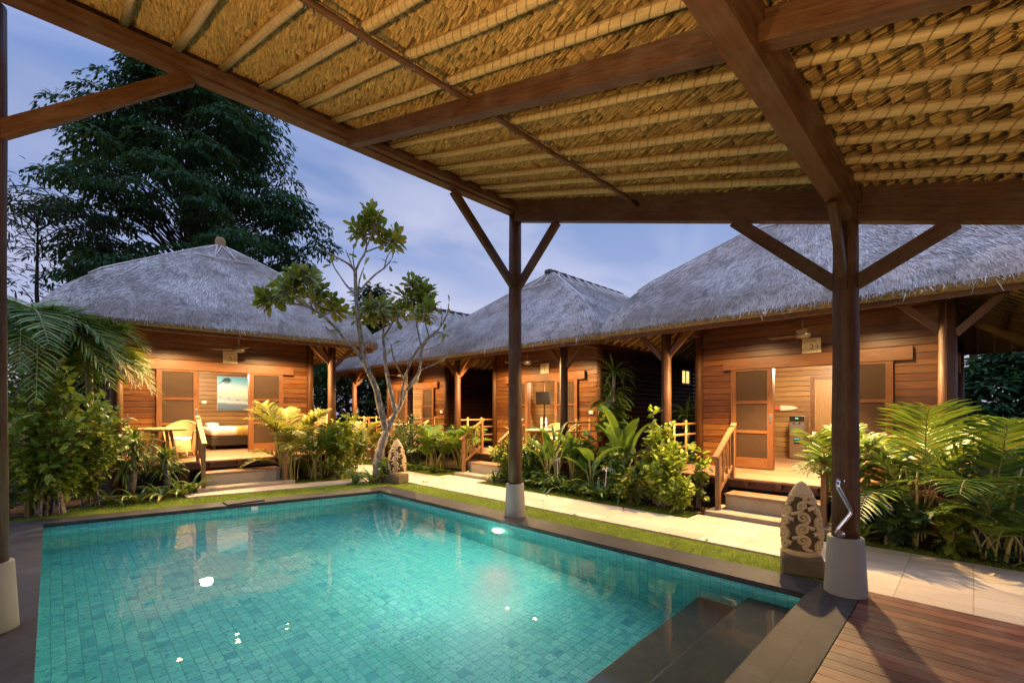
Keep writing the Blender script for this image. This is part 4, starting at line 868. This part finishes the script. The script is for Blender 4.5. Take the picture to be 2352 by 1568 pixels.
def shrub(name,loc,h,r,n,L,W,label,mat='shrub',stems=12,flowers=0,cat='shrub',group=None,flat=.35,fl='lilac',bottom=.12):
    o=empty(name,loc); tag(o,label,cat,group); lb=LeafMB(); sb=MB(); P_=[];D_=[]; tips=[]
    for s in range(stems):
        az=rnd(0,2*PI); rad=r*math.sqrt(rnd(.02,1)); hh=h*(1-.45*(rad/r)**2)*rnd(.75,1.05); m_=9; t=np.linspace(0,1,m_); b0=np.array([rnd(-.2,.2)*r,rnd(-.2,.2)*r,0])
        e=np.array([rad*math.cos(az),rad*math.sin(az),hh]); pts=b0+(e-b0)*np.stack([t**1.3,t**1.3,t**.85],1)+RNG.normal(0,.025*h,(m_,3))*np.array([1,1,.3])*t[:,None]; sb.tube(pts,np.linspace(.011,.003,m_)*max(.6,h/1.5),5,False); tips.append(pts[-1])
        kk=n//stems; tt=RNG.uniform(bottom,1,kk)**.8; pp=np.stack([np.interp(tt,t,pts[:,i]) for i in range(3)],1)+RNG.normal(0,.075*r+.01,(kk,3)); P_.append(pp)
        a=RNG.uniform(0,2*PI,kk); el=RNG.normal(.15,.5,kk); out=np.stack([np.cos(a)*np.cos(el),np.sin(a)*np.cos(el),np.sin(el)],1)+.5*unit(pp-np.array([0,0,h*.3])); D_.append(out)
    P_=np.concatenate(P_);D_=np.concatenate(D_); k=len(P_); P_[:,2]=np.maximum(P_[:,2],.03)
    up=np.array([0,0,1.])+RNG.normal(0,flat,(k,3)); sz=RNG.uniform(.65,1.2,k); lb.leaves(P_,D_,up,L*sz,W*sz); lb.obj('leaves',M[mat],o); sb.obj('stem',M['bark'],o,True)
    if flowers:
        fb=LeafMB()
        for e in random.sample(tips,min(flowers,len(tips))):
            k=26; fp=e+RNG.normal(0,.03,(k,3))+np.array([0,0,.04]); fb.leaves(fp,RNG.normal(0,1,(k,3)),np.array([0,0,1.]),.022,.016)
        fb.obj('blossom',M[fl],o)
    return o
def lily(name,loc,n,L,W,label,mat='strap',droop=1.7,el=(.75,1.45),cat='strap leaved plant',group=None,flower=False):
    o=LeafMB(); 
    for k in range(n): o.strap((rnd(-.03,.03),rnd(-.03,.03),0),k*2.4+rnd(-.3,.3),rnd(*el),L*rnd(.6,1.1),W*rnd(.8,1.15),droop*rnd(.55,1.25),8,rnd(-.3,.3))
    ob=o.obj(name,M[mat]); ob.location=loc; tag(ob,label,cat,group)
    if flower:
        fb=LeafMB(); c=np.array([rnd(-.08,.08),rnd(-.08,.08),L*.95])
        fb.tube([(0,0,0),c*np.array([.6,.6,.6]),c],[.012,.01,.008],6)
        for k in range(18):
            q=c+np.array([rnd(-.05,.05),rnd(-.05,.05),rnd(-.02,.03)]); fb.strap(q,rnd(0,6.28),rnd(.3,1.3),rnd(.09,.16),.007,rnd(1.6,2.8),7)
        fb.obj('blossom',M['petal'],ob)
    return ob
def paddle(name,loc,n,h,L,W,label,mat='banana',cat='leafy plant',group=None,tilt=(.9,1.5),droop=(.5,1.3)):
    o=empty(name,loc); tag(o,label,cat,group); lb=LeafMB(); sb=MB()
    for k in range(n):
        az=k*2.4+rnd(-.4,.4); hh=h*rnd(.45,1); e=np.array([.18*h*math.cos(az)*rnd(.4,1.2),.18*h*math.sin(az)*rnd(.4,1.2),hh]); sb.tube([(rnd(-.05,.05),rnd(-.05,.05),0),e*np.array([.4,.4,.6]),e],[.018,.013,.009],6)
        lb.strap(e,az,rnd(*tilt),L*rnd(.7,1.1),W*rnd(.8,1.15),rnd(*droop),9,rnd(-.2,.2))
    lb.obj('leaves',M[mat],o); sb.obj('stem',M['cane'],o,True); return o
def dracaena(name,loc,h,label,heads=1,n=46,L=.55,W=.04,mat='strap',cat='dracaena',lean=(0,0),big=0):
    o=empty(name,loc); tag(o,label,cat); lb=LeafMB(); sb=MB()
    for q in range(heads):
        e=np.array([lean[0]+rnd(-.12,.12)*(heads>1),lean[1]+rnd(-.12,.12)*(heads>1),h*(1-.16*q)]); sb.tube([(0,0,0),e*np.array([.3,.3,.5])+np.array([.03,.0,0]),e],[.05,.042,.035],9)
        for k in range(n): lb.strap(e+np.array([0,0,-rnd(0,.12)]),k*2.4,rnd(-.3,1.4),L*rnd(.7,1.1),W,rnd(.6,1.6),7)
    lb.obj('leaf_rosette',M[mat],o); sb.obj('trunk',M['bark'],o,True)
    if big:
        k=big; bl=LeafMB(); zz=RNG.uniform(.25,.78,k)*h; a=RNG.uniform(0,6.28,k); rad=RNG.uniform(.05,.22,k); pp=np.stack([rad*np.cos(a),rad*np.sin(a),zz],1); d=np.stack([np.cos(a),np.sin(a),-.35+0*a],1)+RNG.normal(0,.25,(k,3)); bl.leaves(pp,d,np.array([0,0,1.])+.6*np.stack([np.cos(a),np.sin(a),0*a],1),RNG.uniform(.24,.4,k),RNG.uniform(.2,.32,k)); bl.obj('climbing_vine',M['banana'],o)
    return o
# ---- left of the pool
crownpalm('feather_palm',(-.25,11.0,0),3.2,19,.9,1.35,1.3,'tall dark feather palm just right of the left pavilion post')
crownpalm('feather_palm',(.5,11.6,0),2.85,18,.9,1.0,1.2,'tall feather palm whose fronds droop before the left corner of the far villa')
shrub('flowering_shrub',(.0,10.8,0),2.75,.95,3000,.16,.09,'big yellow green flowering shrub at the left end of the pool','bright',26,7,flat=.45)
shrub('flowering_shrub',(.5,11.2,0),1.9,.6,1100,.14,.08,'smaller leafy shrub right of the big flowering shrub','shrub',12,3)
shrub('dark_shrub',(-.55,10.62,0),1.1,.42,260,.14,.09,'low dark leafy shrub close behind the left post footing','deep',8,0)
dracaena('spider_dracaena',(1.1,11.5,0),1.15,'spiky dracaena clump before the porch table of the far villa',heads=4,n=44,L=.5,W=.035,mat='strap')
dracaena('spider_dracaena',(1.65,11.55,0),.8,'lower spiky dracaena clump right of the taller dracaena',heads=3,n=40,L=.45,W=.035,mat='strap')
xs=[(.75,11.15),(1.15,10.98),(1.52,11.08),(1.85,11.22),(2.08,11.45)]
for k,(x,y) in enumerate(xs): lily('strap_lily',(x,y,-.03),15,.62,.07,('first','second','third','fourth','last')[k]+' strap leaved lily from the left before the far villa','strap',group='strap lilies before the far villa')
areca('golden_palm',(4.05,11.6,0),20,2.1,1.15,'golden yellow areca palm right of the far villa steps',mat='palmy',spread=.16,Ll=.36,nl=30,elev=(.4,1.05))
areca('areca_palm',(4.72,11.6,0),14,1.6,1.05,'low green areca palm right of the golden palm',mat='palm',spread=.2,Ll=.28)
shrub('leafy_shrub',(5.3,11.5,0),1.75,.55,1000,.15,.085,'bright leafy shrub under the right corner of the far villa roof','bright',14,2)
shrub('leafy_shrub',(5.8,11.9,0),1.35,.55,760,.13,.075,'green leafy shrub left of the frangipani trunk','shrub',12,0)
shrub('leafy_shrub',(5.0,11.15,0),.7,.4,260,.12,.07,'low leafy shrub between areca palm and frangipani','shrub',9,0)
for k,(x,y) in enumerate(((5.05,10.25),(5.35,10.0),(5.85,10.3),(5.55,10.35))): lily('strap_lily',(x,y,-.03),11,.55,.075,('strap lily at the pool side of the frangipani trunk, leftmost','strap lily standing before the frangipani trunk','strap lily between the frangipani trunk and the carved lantern','strap lily right behind the frangipani trunk')[k],'strap')
shrub('climbing_plant',(5.72,9.98,0),.75,.24,170,.10,.07,'small climbing plant at the foot of the frangipani trunk','strap',8,0)
# ---- before the farthest villa and beside the middle steps
shrub('bushy_shrub',(7.75,12.9,0),1.5,.65,520,.17,.06,'dark bushy shrub before the farthest villa porch','deep',14,0)
areca('areca_palm',(7.6,14.4,0),13,1.5,1.0,'areca palm before the farthest villa behind the frangipani trunk',mat='palmy',Ll=.28)
areca('areca_palm',(7.95,11.0,0),18,1.5,1.0,'areca palm left of the middle villa handrail',mat='palm',spread=.25,Ll=.3,nl=30)
areca('areca_palm',(8.25,10.35,0),10,1.75,1.0,'taller areca palm between the middle villa handrail and its porch post',mat='palm',spread=.15,Ll=.32,nl=30)
shrub('bushy_shrub',(7.75,11.9,0),1.45,.5,460,.18,.05,'dark narrow leaved bush left of the areca palm by the middle villa','deep',14,0)
for k,(x,y) in enumerate(((7.5,10.6),(7.55,11.4),(7.6,12.3),(7.7,13.4))): lily('strap_lily',(x,y,-.03),12,.45,.06,'low strap lily by the farthest villa bushes, '+('nearest the handrail','second from the handrail','third from the handrail','farthest from the handrail')[k],'strap',group='low lilies by the farthest villa')
# ---- bed between the middle and the right villa
shrub('leafy_shrub',(7.95,8.0,0),1.25,.5,640,.15,.09,'broad leaved shrub right of the thin pavilion post','bright',12,0)
dracaena('spiky_cordyline',(8.25,7.55,0),.95,'small spiky cordyline before the middle villa porch',n=50,L=.42,W=.022,mat='deep')
paddle('heliconia',(8.05,6.9,0),13,.95,.7,.15,'heliconia with upright paddle leaves before the middle villa porch chairs')
paddle('heliconia',(8.15,6.25,0),13,.95,.7,.15,'heliconia clump left of the vine covered dracaena')
dracaena('tall_dracaena',(8.55,5.55,0),2.55,'tall dracaena with a vine covered trunk in the gap between two villas',heads=3,n=40,L=.62,W=.045,mat='strap',big=44,lean=(0,.05))
paddle('alocasia',(8.2,5.05,0),9,1.15,.85,.30,'tall broad paddle leaved plant right of the vine covered trunk',tilt=(1.1,1.55),droop=(.2,.9))
paddle('alocasia',(7.85,5.55,0),7,.75,.75,.26,'wide arching leaved plant before the vine covered trunk',tilt=(.4,1.1),droop=(.5,1.3))
shrub('flowering_shrub',(8.15,4.35,0),1.85,.42,700,.15,.095,'tall flowering shrub against the left porch post of the right villa','bright',12,4,fl='petal')
shrub('leafy_shrub',(7.75,3.95,0),1.3,.5,820,.16,.11,'bright yellow green broad leaved shrub before the right villa porch','bright',14,0)
shrub('leafy_shrub',(8.05,3.42,0),1.3,.2,110,.15,.11,'slim leafy shrub climbing the bamboo railing beside the handrail','bright',5,0)
shrub('variegated_shrub',(7.55,3.55,0),.7,.38,460,.15,.07,'low variegated shrub beside the left handrail foot of the right villa','bright',12,0)
shrub('variegated_shrub',(7.5,4.4,0),.6,.36,300,.15,.07,'low yellow green shrub before the bright broad leaved shrub','shrub',12,0)
bed=[(7.75,7.9),(7.72,7.45),(7.6,7.0),(7.85,6.75),(7.55,6.5),(7.6,6.05),(7.5,5.6),(7.75,5.3),(7.45,5.15),(7.5,4.75),(7.72,4.7),(7.9,7.3),(7.95,6.1)]
ordn=['first','second','third','fourth','fifth','sixth','seventh','eighth','ninth','tenth','eleventh','twelfth','thirteenth']
for k,(x,y) in enumerate(bed): lily('strap_lily',(x,y,-.03),22,.72 if x>7.58 else .58,.062,ordn[k]+' strap leaved lily counted from the thin pavilion post along the bed','strap' if k%3 else 'deep',group='strap lilies in the bed by the path')
lily('spider_lily',(7.75,6.35,-.03),16,.68,.07,'spider lily with a white flower right of the middle porch post','strap',flower=True)
lily('spider_lily',(7.5,5.0,-.03),16,.62,.07,'spider lily with a white flower in the middle of the bed','strap',flower=True)
lily('spider_lily',(7.55,8.12,-.03),14,.6,.06,'spider lily with a white flower just left of the thin pavilion post','strap',flower=True)
dracaena('dark_dracaena',(10.4,4.7,0),1.6,'dark dracaena in the shaded gap behind the left porch post of the right villa',n=40,L=.7,W=.06,mat='deep')
shrub('leafy_shrub',(8.0,7.25,0),.95,.42,420,.16,.09,'green leafy shrub between the cordyline and the heliconia by the middle villa','strap',11,0)
shrub('leafy_shrub',(8.3,5.95,0),1.35,.45,460,.2,.11,'dark green leafy shrub left of the vine covered trunk','strap',12,0)
paddle('bird_of_paradise',(7.95,6.55,0),9,1.05,.6,.12,'bird of paradise leaves just right of the dark middle porch post',mat='strap')
shrub('leafy_shrub',(7.95,4.85,0),1.0,.42,420,.17,.1,'leafy green shrub between the paddle plant and the bright shrub','strap',11,0)
# ---- right of the big post
areca('areca_palm',(8.0,1.38,0),11,1.6,.95,'areca palm left of the big right post, beside the right villa steps',mat='palm',spread=.12,Ll=.3,nl=28,elev=(.55,1.05))
areca('areca_palm',(7.85,.62,0),10,1.9,1.25,'areca palm just right of the big right post',mat='palm',spread=.2,Ll=.42,nl=26)
areca('areca_palm',(7.95,-.15,0),10,2.1,1.4,'tallest areca palm of the group at the right edge',mat='palm',spread=.22,Ll=.46,nl=28)
areca('areca_palm',(7.75,-.85,0),9,1.6,1.4,'dark areca palm at the far right edge of the view',mat='palm',spread=.22,Ll=.44,nl=26)
areca('areca_palm',(7.6,-.25,0),8,.9,.85,'low areca palm before the tallest areca palm',mat='palm',spread=.2,Ll=.28)
paddle('banana_plant',(8.5,-1.15,0),5,1.15,.95,.26,'banana plant with one broad upright leaf before the ochre wall',tilt=(1.2,1.5),droop=(.1,.5))
shrub('leafy_shrub',(7.55,.75,0),.75,.34,300,.16,.1,'dark leafy shrub at the foot of the palms right of the big post','deep',10,0)
shrub('leafy_shrub',(7.5,.2,0),.6,.3,220,.17,.11,'yellow green leafy shrub below the tallest areca palm','shrub',9,0)
for k,(x,y) in enumerate(((7.6,1.05),(7.5,-.15),(7.5,-.6),(7.55,-1.1),(7.62,-.95))): lily('strap_lily',(x,y,-.03),14,.5,.055,ordn[k]+' strap lily counted from the big right post along the dark bed','deep' if k%2 else 'strap',group='strap lilies under the right palms')
shrub('dark_shrub',(9.6,-1.2,0),2.6,.6,380,.22,.12,'dark tall shrub in the shade under the right villa eave','deep',12,0)
shrub('dark_shrub',(11.0,-1.9,0),2.4,.8,420,.22,.12,'dark tree like shrub behind the ochre wall at the right edge','deep',12,0)
# fallen leaves on the soil, lawn and paving
lb=LeafMB(); k=900; zones=[((7.2,-2),(8.3,15)),((-.5,10.5),(6,11.8)),((5.45,1),(7.2,13))]; pts=[]
for (x0,y0),(x1,y1) in zones: pts.append(np.column_stack([RNG.uniform(x0,x1,k//3),RNG.uniform(y0,y1,k//3),RNG.uniform(-.018,-.008,k//3)]))
pts[2]=pts[2][::5]; pts[2][:,2]=.012; pts=np.concatenate(pts); kk=len(pts); lb.leaves(pts,np.column_stack([RNG.normal(0,1,(kk,2)),RNG.normal(0,.08,kk)]),np.array([0,0,1.])+RNG.normal(0,.25,(kk,3)),RNG.uniform(.04,.11,kk),RNG.uniform(.02,.04,kk))
M['litter']=leafm('dry_fallen_leaf',(.05,.03,.012),(.09,.05,.015),(.12,.08,.02),.1,.7,0); tag(lb.obj('leaf_litter',M['litter']),'dry fallen leaves scattered on the soil and paving','leaf litter',kind='stuff')
# ================================================================ frangipani
frg=empty('frangipani_tree',(5.62,10.1,0)); tag(frg,'frangipani tree with pale forked bare branches and leaf rosettes at the pool corner','tree')
base=Vector((5.62,10.1,0)); DF=(5.62+10.1)/math.sqrt(2); lb=LeafMB(); tb=MB(); rg=random.Random(3)
def fp(px,py,dd=0): return np.array(atd(px,py,DF+dd))-np.array(base)
def limb(pts,r0,r1,d0,d1):
    n=len(pts); q=[fp(p[0],p[1],d0+(d1-d0)*i/(n-1)) for i,p in enumerate(pts)]
    t=np.linspace(0,1,n); tt=np.linspace(0,1,n*4); q=np.array(q); s=np.stack([np.interp(tt,t,q[:,i]) for i in range(3)],1)
    for _ in range(2): s[1:-1]=(s[:-2]+2*s[1:-1]+s[2:])/4
    tb.tube(s,np.linspace(r0,r1,len(s))*(1+.08*np.sin(np.arange(len(s))*1.7)),9); return s[-1],unit(s[-1]-s[-4])
def rosette(c,d,n,L=.30):
    d=unit(d+np.array([0,0,.6])); k=n; a=np.arange(k)*2.4+rg.random()*6; el=np.linspace(-.35,1.1,k)+RNG.normal(0,.15,k)
    x=unit(np.cross(d,[.3,.2,1.])); y=np.cross(d,x); D=(np.cos(a)*np.cos(el))[:,None]*x+(np.sin(a)*np.cos(el))[:,None]*y+np.sin(el)[:,None]*d
    lb.leaves(np.repeat(c[None],k,0)-d*np.linspace(.1,0,k)[:,None]+D*.02,D,np.repeat(d[None],k,0)+RNG.normal(0,.15,(k,3)),L*RNG.uniform(.7,1.1,k),L*.40*RNG.uniform(.85,1.1,k),LF2)
limb([(870,1112),(868,1085),(866,1060),(876,1025),(888,990)],.125,.095,0,0)
limb([(888,992),(872,930),(866,895),(850,860),(838,832)],.085,.062,0,-.3); limb([(838,834),(829,780),(824,745),(818,690),(816,622)],.06,.042,-.3,-.5)
LB=[([(816,624),(826,600),(838,583),(843,562),(838,525)],.035,-.5,-.6,14),([(843,566),(853,540),(858,515),(850,496)],.022,-.6,-.7,18),([(842,578),(868,568),(890,560),(906,545)],.024,-.55,-.2,16),
 ([(816,622),(800,605),(775,592),(748,576),(732,571)],.035,-.5,-1.0,0),([(765,588),(760,600),(757,612)],.015,-.8,-.9,2),([(814,674),(795,655),(785,640),(768,615),(762,600)],.03,-.45,-.1,2),([(814,625),(803,596),(794,574)],.026,-.5,-.2,2),([(815,622),(810,590),(812,576)],.022,-.5,-.8,3),
 ([(820,676),(840,652),(862,630),(880,618),(897,600)],.034,-.45,.1,6),([(882,618),(888,590),(906,566)],.02,0,.2,8),([(822,672),(826,640),(836,614)],.024,-.45,-.9,3),
 ([(838,834),(815,800),(795,785),(776,757)],.06,-.3,-.9,0),([(776,757),(760,742),(745,726),(705,702),(672,697),(612,690)],.045,-.9,-1.6,18),([(712,704),(690,690),(655,672)],.026,-1.2,-1.0,18),([(716,706),(708,660),(688,640)],.026,-1.2,-1.8,22),([(745,726),(758,716),(768,706)],.024,-1.0,-.6,14),([(700,702),(680,690),(668,660)],.022,-1.3,-1.9,16),([(776,757),(756,760),(748,750)],.03,-.9,-1.2,2),([(735,718),(720,700),(735,672)],.02,-1.0,-.5,14),
 ([(888,992),(905,955),(920,930),(933,895)],.10,0,.3,0),([(933,895),(955,872),(965,850),(968,800),(985,775),(1003,760)],.06,.3,.6,0),([(1003,762),(1018,740),(1028,720),(1031,697)],.03,.6,.7,3),([(1012,748),(1016,725),(1012,703)],.018,.65,.5,2),([(968,800),(962,770),(956,742),(966,715)],.034,.5,.9,16),([(985,776),(1000,768),(1018,762)],.022,.6,1.0,6),([(940,885),(965,850),(1000,835),(1030,815)],.03,.35,.9,3),
 ([(910,950),(895,890),(886,840),(880,775)],.075,.0,.2,0),([(880,776),(882,740),(880,712)],.036,.2,.1,16),([(880,776),(900,745),(913,712)],.036,.2,.6,18),([(906,735),(935,712),(950,685)],.026,.5,.9,18),([(948,690),(955,670),(952,652)],.02,.9,1.1,16),([(944,694),(968,690),(978,675)],.02,.9,.7,18),([(884,745),(868,720),(852,712)],.022,.2,-.3,16),([(882,760),(850,735),(838,722)],.02,.2,.6,12),
 ([(920,930),(928,870),(950,815),(985,772)],.05,.2,-.4,0),([(985,772),(975,735),(985,712)],.022,-.4,-.6,14),([(928,870),(905,830),(898,790)],.03,.2,-.4,4),([(968,805),(990,800),(1012,790)],.018,.5,.2,3)]
for pts,r,d0,d1,n in LB:
    e,d=limb(pts,r*.78,r*.45,d0,d1)
    if n: rosette(e,d,int(n*.95),.35 if n>10 else .24)
    if n>10:
        rosette(e-d*.13,d,6,.36)
        for q_ in range(4):
            s_=e-d*rg.uniform(.2,.4); t_=s_+unit(d+np.array([rg.uniform(-1,1),rg.uniform(-1,1),rg.uniform(-.1,.5)]))*rg.uniform(.22,.42); tb.tube([s_,(s_+t_)/2+np.array([0,0,-.02]),t_],[.015,.013,.011],6); rosette(t_,unit(t_-s_),11,.31)
tb.obj('trunk',M['bark'],frg,True); lb.obj('leaves',M['frang'],frg)
# ================================================================ trees behind
def tree(name,loc,h,crown_r,crown_lo,clumps,leaf,label,mat='canopy',seed=1,shape=None,tr=.35,per=46,group=None,spread=1.0,fine=False):
    o=empty(name,loc); tag(o,label,'tree',group); rg=np.random.default_rng(seed); lb=LeafMB(); tb=MB()
    tb.tube([(0,0,-.1),(.1,0,h*.3),(-.05,.1,h*.6),(0,0,h*.93)],[tr,tr*.8,tr*.5,tr*.1],10)
    for k in range(clumps):
        u=rg.random()**.8; z=crown_lo+(h-crown_lo)*u; rmax=crown_r*(shape(u) if shape else math.sin(PI*(.12+.85*u))**.7); a=rg.uniform(0,2*PI); r=rmax*math.sqrt(rg.uniform(.12,1)); c=np.array([r*math.cos(a),r*math.sin(a),z])
        if k%3==0: z0=max(h*.15,z-r*.55); tb.tube([(0,0,z0),(c[0]*.5,c[1]*.5,(z0+z)/2+.15*r),c],[tr*.22,tr*.12,.02],5,False)
        q=per; cr=crown_r*rg.uniform(.10,.2)*spread; pp=c+rg.normal(0,1,(q,3))*np.array([cr,cr,cr*.38]); d=(pp-c)*np.array([1,1,.4])+rg.normal(0,.25*cr,(q,3))+np.array([0,0,-.22*cr])
        lb.leaves(pp,d,np.array([0,0,1.])+rg.normal(0,.35,(q,3)),leaf*rg.uniform(.6,1.2,q),leaf*(.12 if fine else .34)*rg.uniform(.8,1.2,q))
    lb.obj('crown',M[mat],o); tb.obj('trunk',M['barkd'],o,True); return o
def tiered(name,loc,label,prof,clumps,leaf,per,seed):
    "prof: list of (height, radius) of the crown outline; foliage sits in flat pads at the ends of limbs"
    o=empty(name,loc); tag(o,label,'tree'); rg=np.random.default_rng(seed); lb=LeafMB(); tb=MB(); hs=[a for a,_ in prof]; rs=[b_ for _,b_ in prof]; h=hs[-1]
    tb.tube([(0,0,-.1),(.1,0,h*.3),(-.05,.1,h*.6),(0,0,h*.95)],[.5,.42,.28,.05],10)
    for k in range(clumps):
        z=hs[0]+(h-hs[0])*((k*.618)%1); rm=np.interp(z,hs,rs); a=rg.uniform(0,2*PI); r_=rm*rg.uniform(.2,1)**.42*(.88+.12*math.sin(5*a+z)); c=np.array([r_*math.cos(a),r_*math.sin(a),z])
        z0=max(2,z-r_*.5-.5); tb.tube([(0,0,z0),(c[0]*.55,c[1]*.55,z0+(z-z0)*.75),c+np.array([0,0,-.1])],[.055,.035,.012],5,False)
        pr=rg.uniform(.7,1.25)*(1.0 if r_>.6*rm else .8); q=int(per*pr); u=np.sqrt(rg.random(q)); th=rg.uniform(0,2*PI,q); pp=c+np.stack([pr*u*np.cos(th),pr*u*np.sin(th),pr*.42*(1-u**2)*rg.uniform(.2,1,q)-.28*pr*u**2],1)
        d=np.stack([np.cos(th),np.sin(th),-.25-.9*u],1)+rg.normal(0,.4,(q,3)); lb.leaves(pp,d,np.array([0,0,1.])+rg.normal(0,.3,(q,3)),leaf*rg.uniform(.6,1.2,q),leaf*.3*rg.uniform(.8,1.2,q))
    lb.obj('crown',M['canopy'],o); tb.obj('trunk',M['barkd'],o,True); return o
bt=atd(440,900,24); tiered('big_tree',(bt[0],bt[1],0),'huge dark spreading tree towering behind the far villa',[(7,6.0),(10,6.6),(12.5,6.1),(15,5.0),(17.3,4.0),(19,2.6),(20.6,.6)],400,.30,190,4)
bt=atd(88,900,19); tree('feathery_tree',(bt[0],bt[1],0),11.0,2.6,4.5,42,.5,'wispy feathery grey tree left of the huge tree','feather',5,None,.14,44,fine=True,spread=1.7)
bt=atd(150,900,30); tree('background_tree',(bt[0],bt[1],0),8.2,4.2,1.5,90,.5,'dark tree low behind the left shoulder of the far villa roof','canopy',6,None,.3,40)
bt=atd(2238,900,21); tree('background_tree',(bt[0],bt[1],0),11.0,1.6,6.5,26,.4,'small treetop showing above the right villa roof','canopy',8,None,.2,34)
for k,(px,d,h,r,lab) in enumerate(((795,23,5.6,2.6,'dark bushy tree in the gap left of the farthest villa'),(850,25,8.4,1.6,'slim dark tree behind the frangipani crown'),(960,30,6.4,2.6,'dark tree behind the farthest villa porch'),(700,27,6,3,'dark tree low behind the far villa'),(2320,15,3.6,1.8,'dark leafy tree behind the ochre wall'),(1480,24,5,2.6,'dark tree at the back of the gap between middle and right villa'),(1090,27,4.6,2.2,'dark tree at the back of the gap before the middle villa'),(210,19,4.2,2.2,'dark tree behind the left wall of the far villa'))):
    bt=atd(px,900,d); tree('garden_tree',(bt[0],bt[1],0),h,r,.3,110,.36,lab,'canopy' if k!=0 else 'deep',20+k,None,.14,60)
# ================================================================ camera, sky, lamps
cam=bpy.data.cameras.new('camera'); co=bpy.data.objects.new('camera',cam); COL.objects.link(co); co.location=(0,0,H); co.rotation_euler=(R(90),0,R(-45)); cam.sensor_width=36; cam.lens=36*F/2352; cam.shift_y=(HY-784)/2352; cam.clip_end=600; cam.clip_start=.05; SC.camera=co
w=bpy.data.worlds.new('World'); SC.world=w; w.use_nodes=True; nt=w.node_tree; nt.nodes.clear()
n=NT.__new__(NT); n.t=nt
out=nt.nodes.new('ShaderNodeOutputWorld'); g=n.n('TexCoord').outputs['Generated']; s=n.n('SeparateXYZ',{0:g})
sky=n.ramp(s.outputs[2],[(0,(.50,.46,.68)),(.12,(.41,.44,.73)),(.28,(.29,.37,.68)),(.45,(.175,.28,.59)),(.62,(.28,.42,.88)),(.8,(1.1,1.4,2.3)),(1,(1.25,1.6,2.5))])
v=n.mapping(g,(1.0,2.2,4.6),(.3,.5,.5),(.35,0,.2)); cl=n.noise(v,1.7,3,.45,.8); cf=n.ramp(cl,[(.40,(0,0,0)),(.68,(1,1,1))]); low=n.ramp(s.outputs[2],[(0,(1,1,1)),(.40,(.65,.65,.65)),(.6,(.15,.15,.15))])
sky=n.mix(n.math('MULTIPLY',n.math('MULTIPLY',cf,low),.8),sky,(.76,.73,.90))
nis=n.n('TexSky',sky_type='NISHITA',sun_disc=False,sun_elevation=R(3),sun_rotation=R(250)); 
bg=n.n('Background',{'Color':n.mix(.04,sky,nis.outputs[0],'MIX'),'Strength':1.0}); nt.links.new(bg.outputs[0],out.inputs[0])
su=bpy.data.lights.new('dusk_sun','SUN'); su.energy=.25; su.angle=R(25); su.color=(.9,.8,.95); so=bpy.data.objects.new('dusk_sun',su); COL.objects.link(so); so.rotation_euler=(R(55),0,R(-110)); 
def lamp(name,typ,loc,e,col,size=.05,**k):
    l=bpy.data.lights.new(name,typ); l.energy=e; l.color=col
    if typ=='AREA': l.size=size
    else: l.shadow_soft_size=size
    for a,b_ in k.items(): setattr(l,a,b_)
    o=bpy.data.objects.new(name,l); COL.objects.link(o); o.location=loc; return o
pl_=empty('front_fill_lamp',(-.345,.74,2.2)); tag(pl_,'added front fill lamp on the pavilion post, out of view','lamp'); b=MB(); b.lathe((0,0,0),[(.03,-.1),(.07,-.08),(.07,.08),(.02,.12)],12); b.obj('shade',M['bulbcool'],pl_,True)  # unseen lamp added as warm front fill on posts and plants
o=lamp('front_fill_light','POINT',(0,-.15,0),240,(1,.7,.36),.08); o.parent=pl_
# lamp inside the pool on the right wall (the lit pool lamp) and an added fill light, unseen at the near wall
o=lamp('underwater_light','AREA',(4.95,5.3,-.38),190,(1,.93,.68),.14); o.rotation_euler=(0,R(72),0)
o=lamp('underwater_light','AREA',(2.2,1.12,-.5),55,(.95,.97,.8),.14); o.rotation_euler=(R(75),0,0)
# unseen uplights added for the warm ceiling, under the pavilion around the camera
for k,(p,e) in enumerate((((-1.9,1.9,1.1),1050),((.4,-1.7,1.2),400),((4.2,-2.6,1.3),170))):
    fl=empty('ceiling_fill_uplight',(p[0],p[1],0)); tag(fl,('added ceiling uplight under the pavilion left of the view','added ceiling uplight on the deck behind the view','added ceiling uplight on the deck behind the big right post')[k],'lamp')
    b=MB(); b.lathe((0,0,0),[(.16,0),(.16,.03),(.02,.04),(.015,p[2]-.12)],16); b.obj('stand',M['black'],fl,True); b=MB(); b.lathe((0,0,p[2]),[(.05,-.1),(.09,.0),(.07,.08),(.0,.1)],16); b.obj('bulb',M['bulbcool'],fl,True)
    l=lamp('ceiling_fill_spot','SPOT',(0,0,p[2]+.2),e,(1,.66,.28),.1,spot_size=R(150),spot_blend=.5); l.parent=fl; l.rotation_euler=(R(180),0,0)
vs=SC.view_settings; SC.display_settings.display_device='sRGB'; vs.view_transform='Standard'; vs.look='None'; vs.exposure=0; vs.gamma=1
cy=SC.cycles; cy.use_denoising=True; cy.denoiser='OPENIMAGEDENOISE'; cy.max_bounces=10; cy.diffuse_bounces=3; cy.glossy_bounces=4; cy.transmission_bounces=6; cy.transparent_max_bounces=10; cy.sample_clamp_indirect=3.0; cy.sample_clamp_direct=20; cy.caustics_reflective=False; cy.caustics_refractive=True; cy.use_adaptive_sampling=True; cy.adaptive_threshold=.02
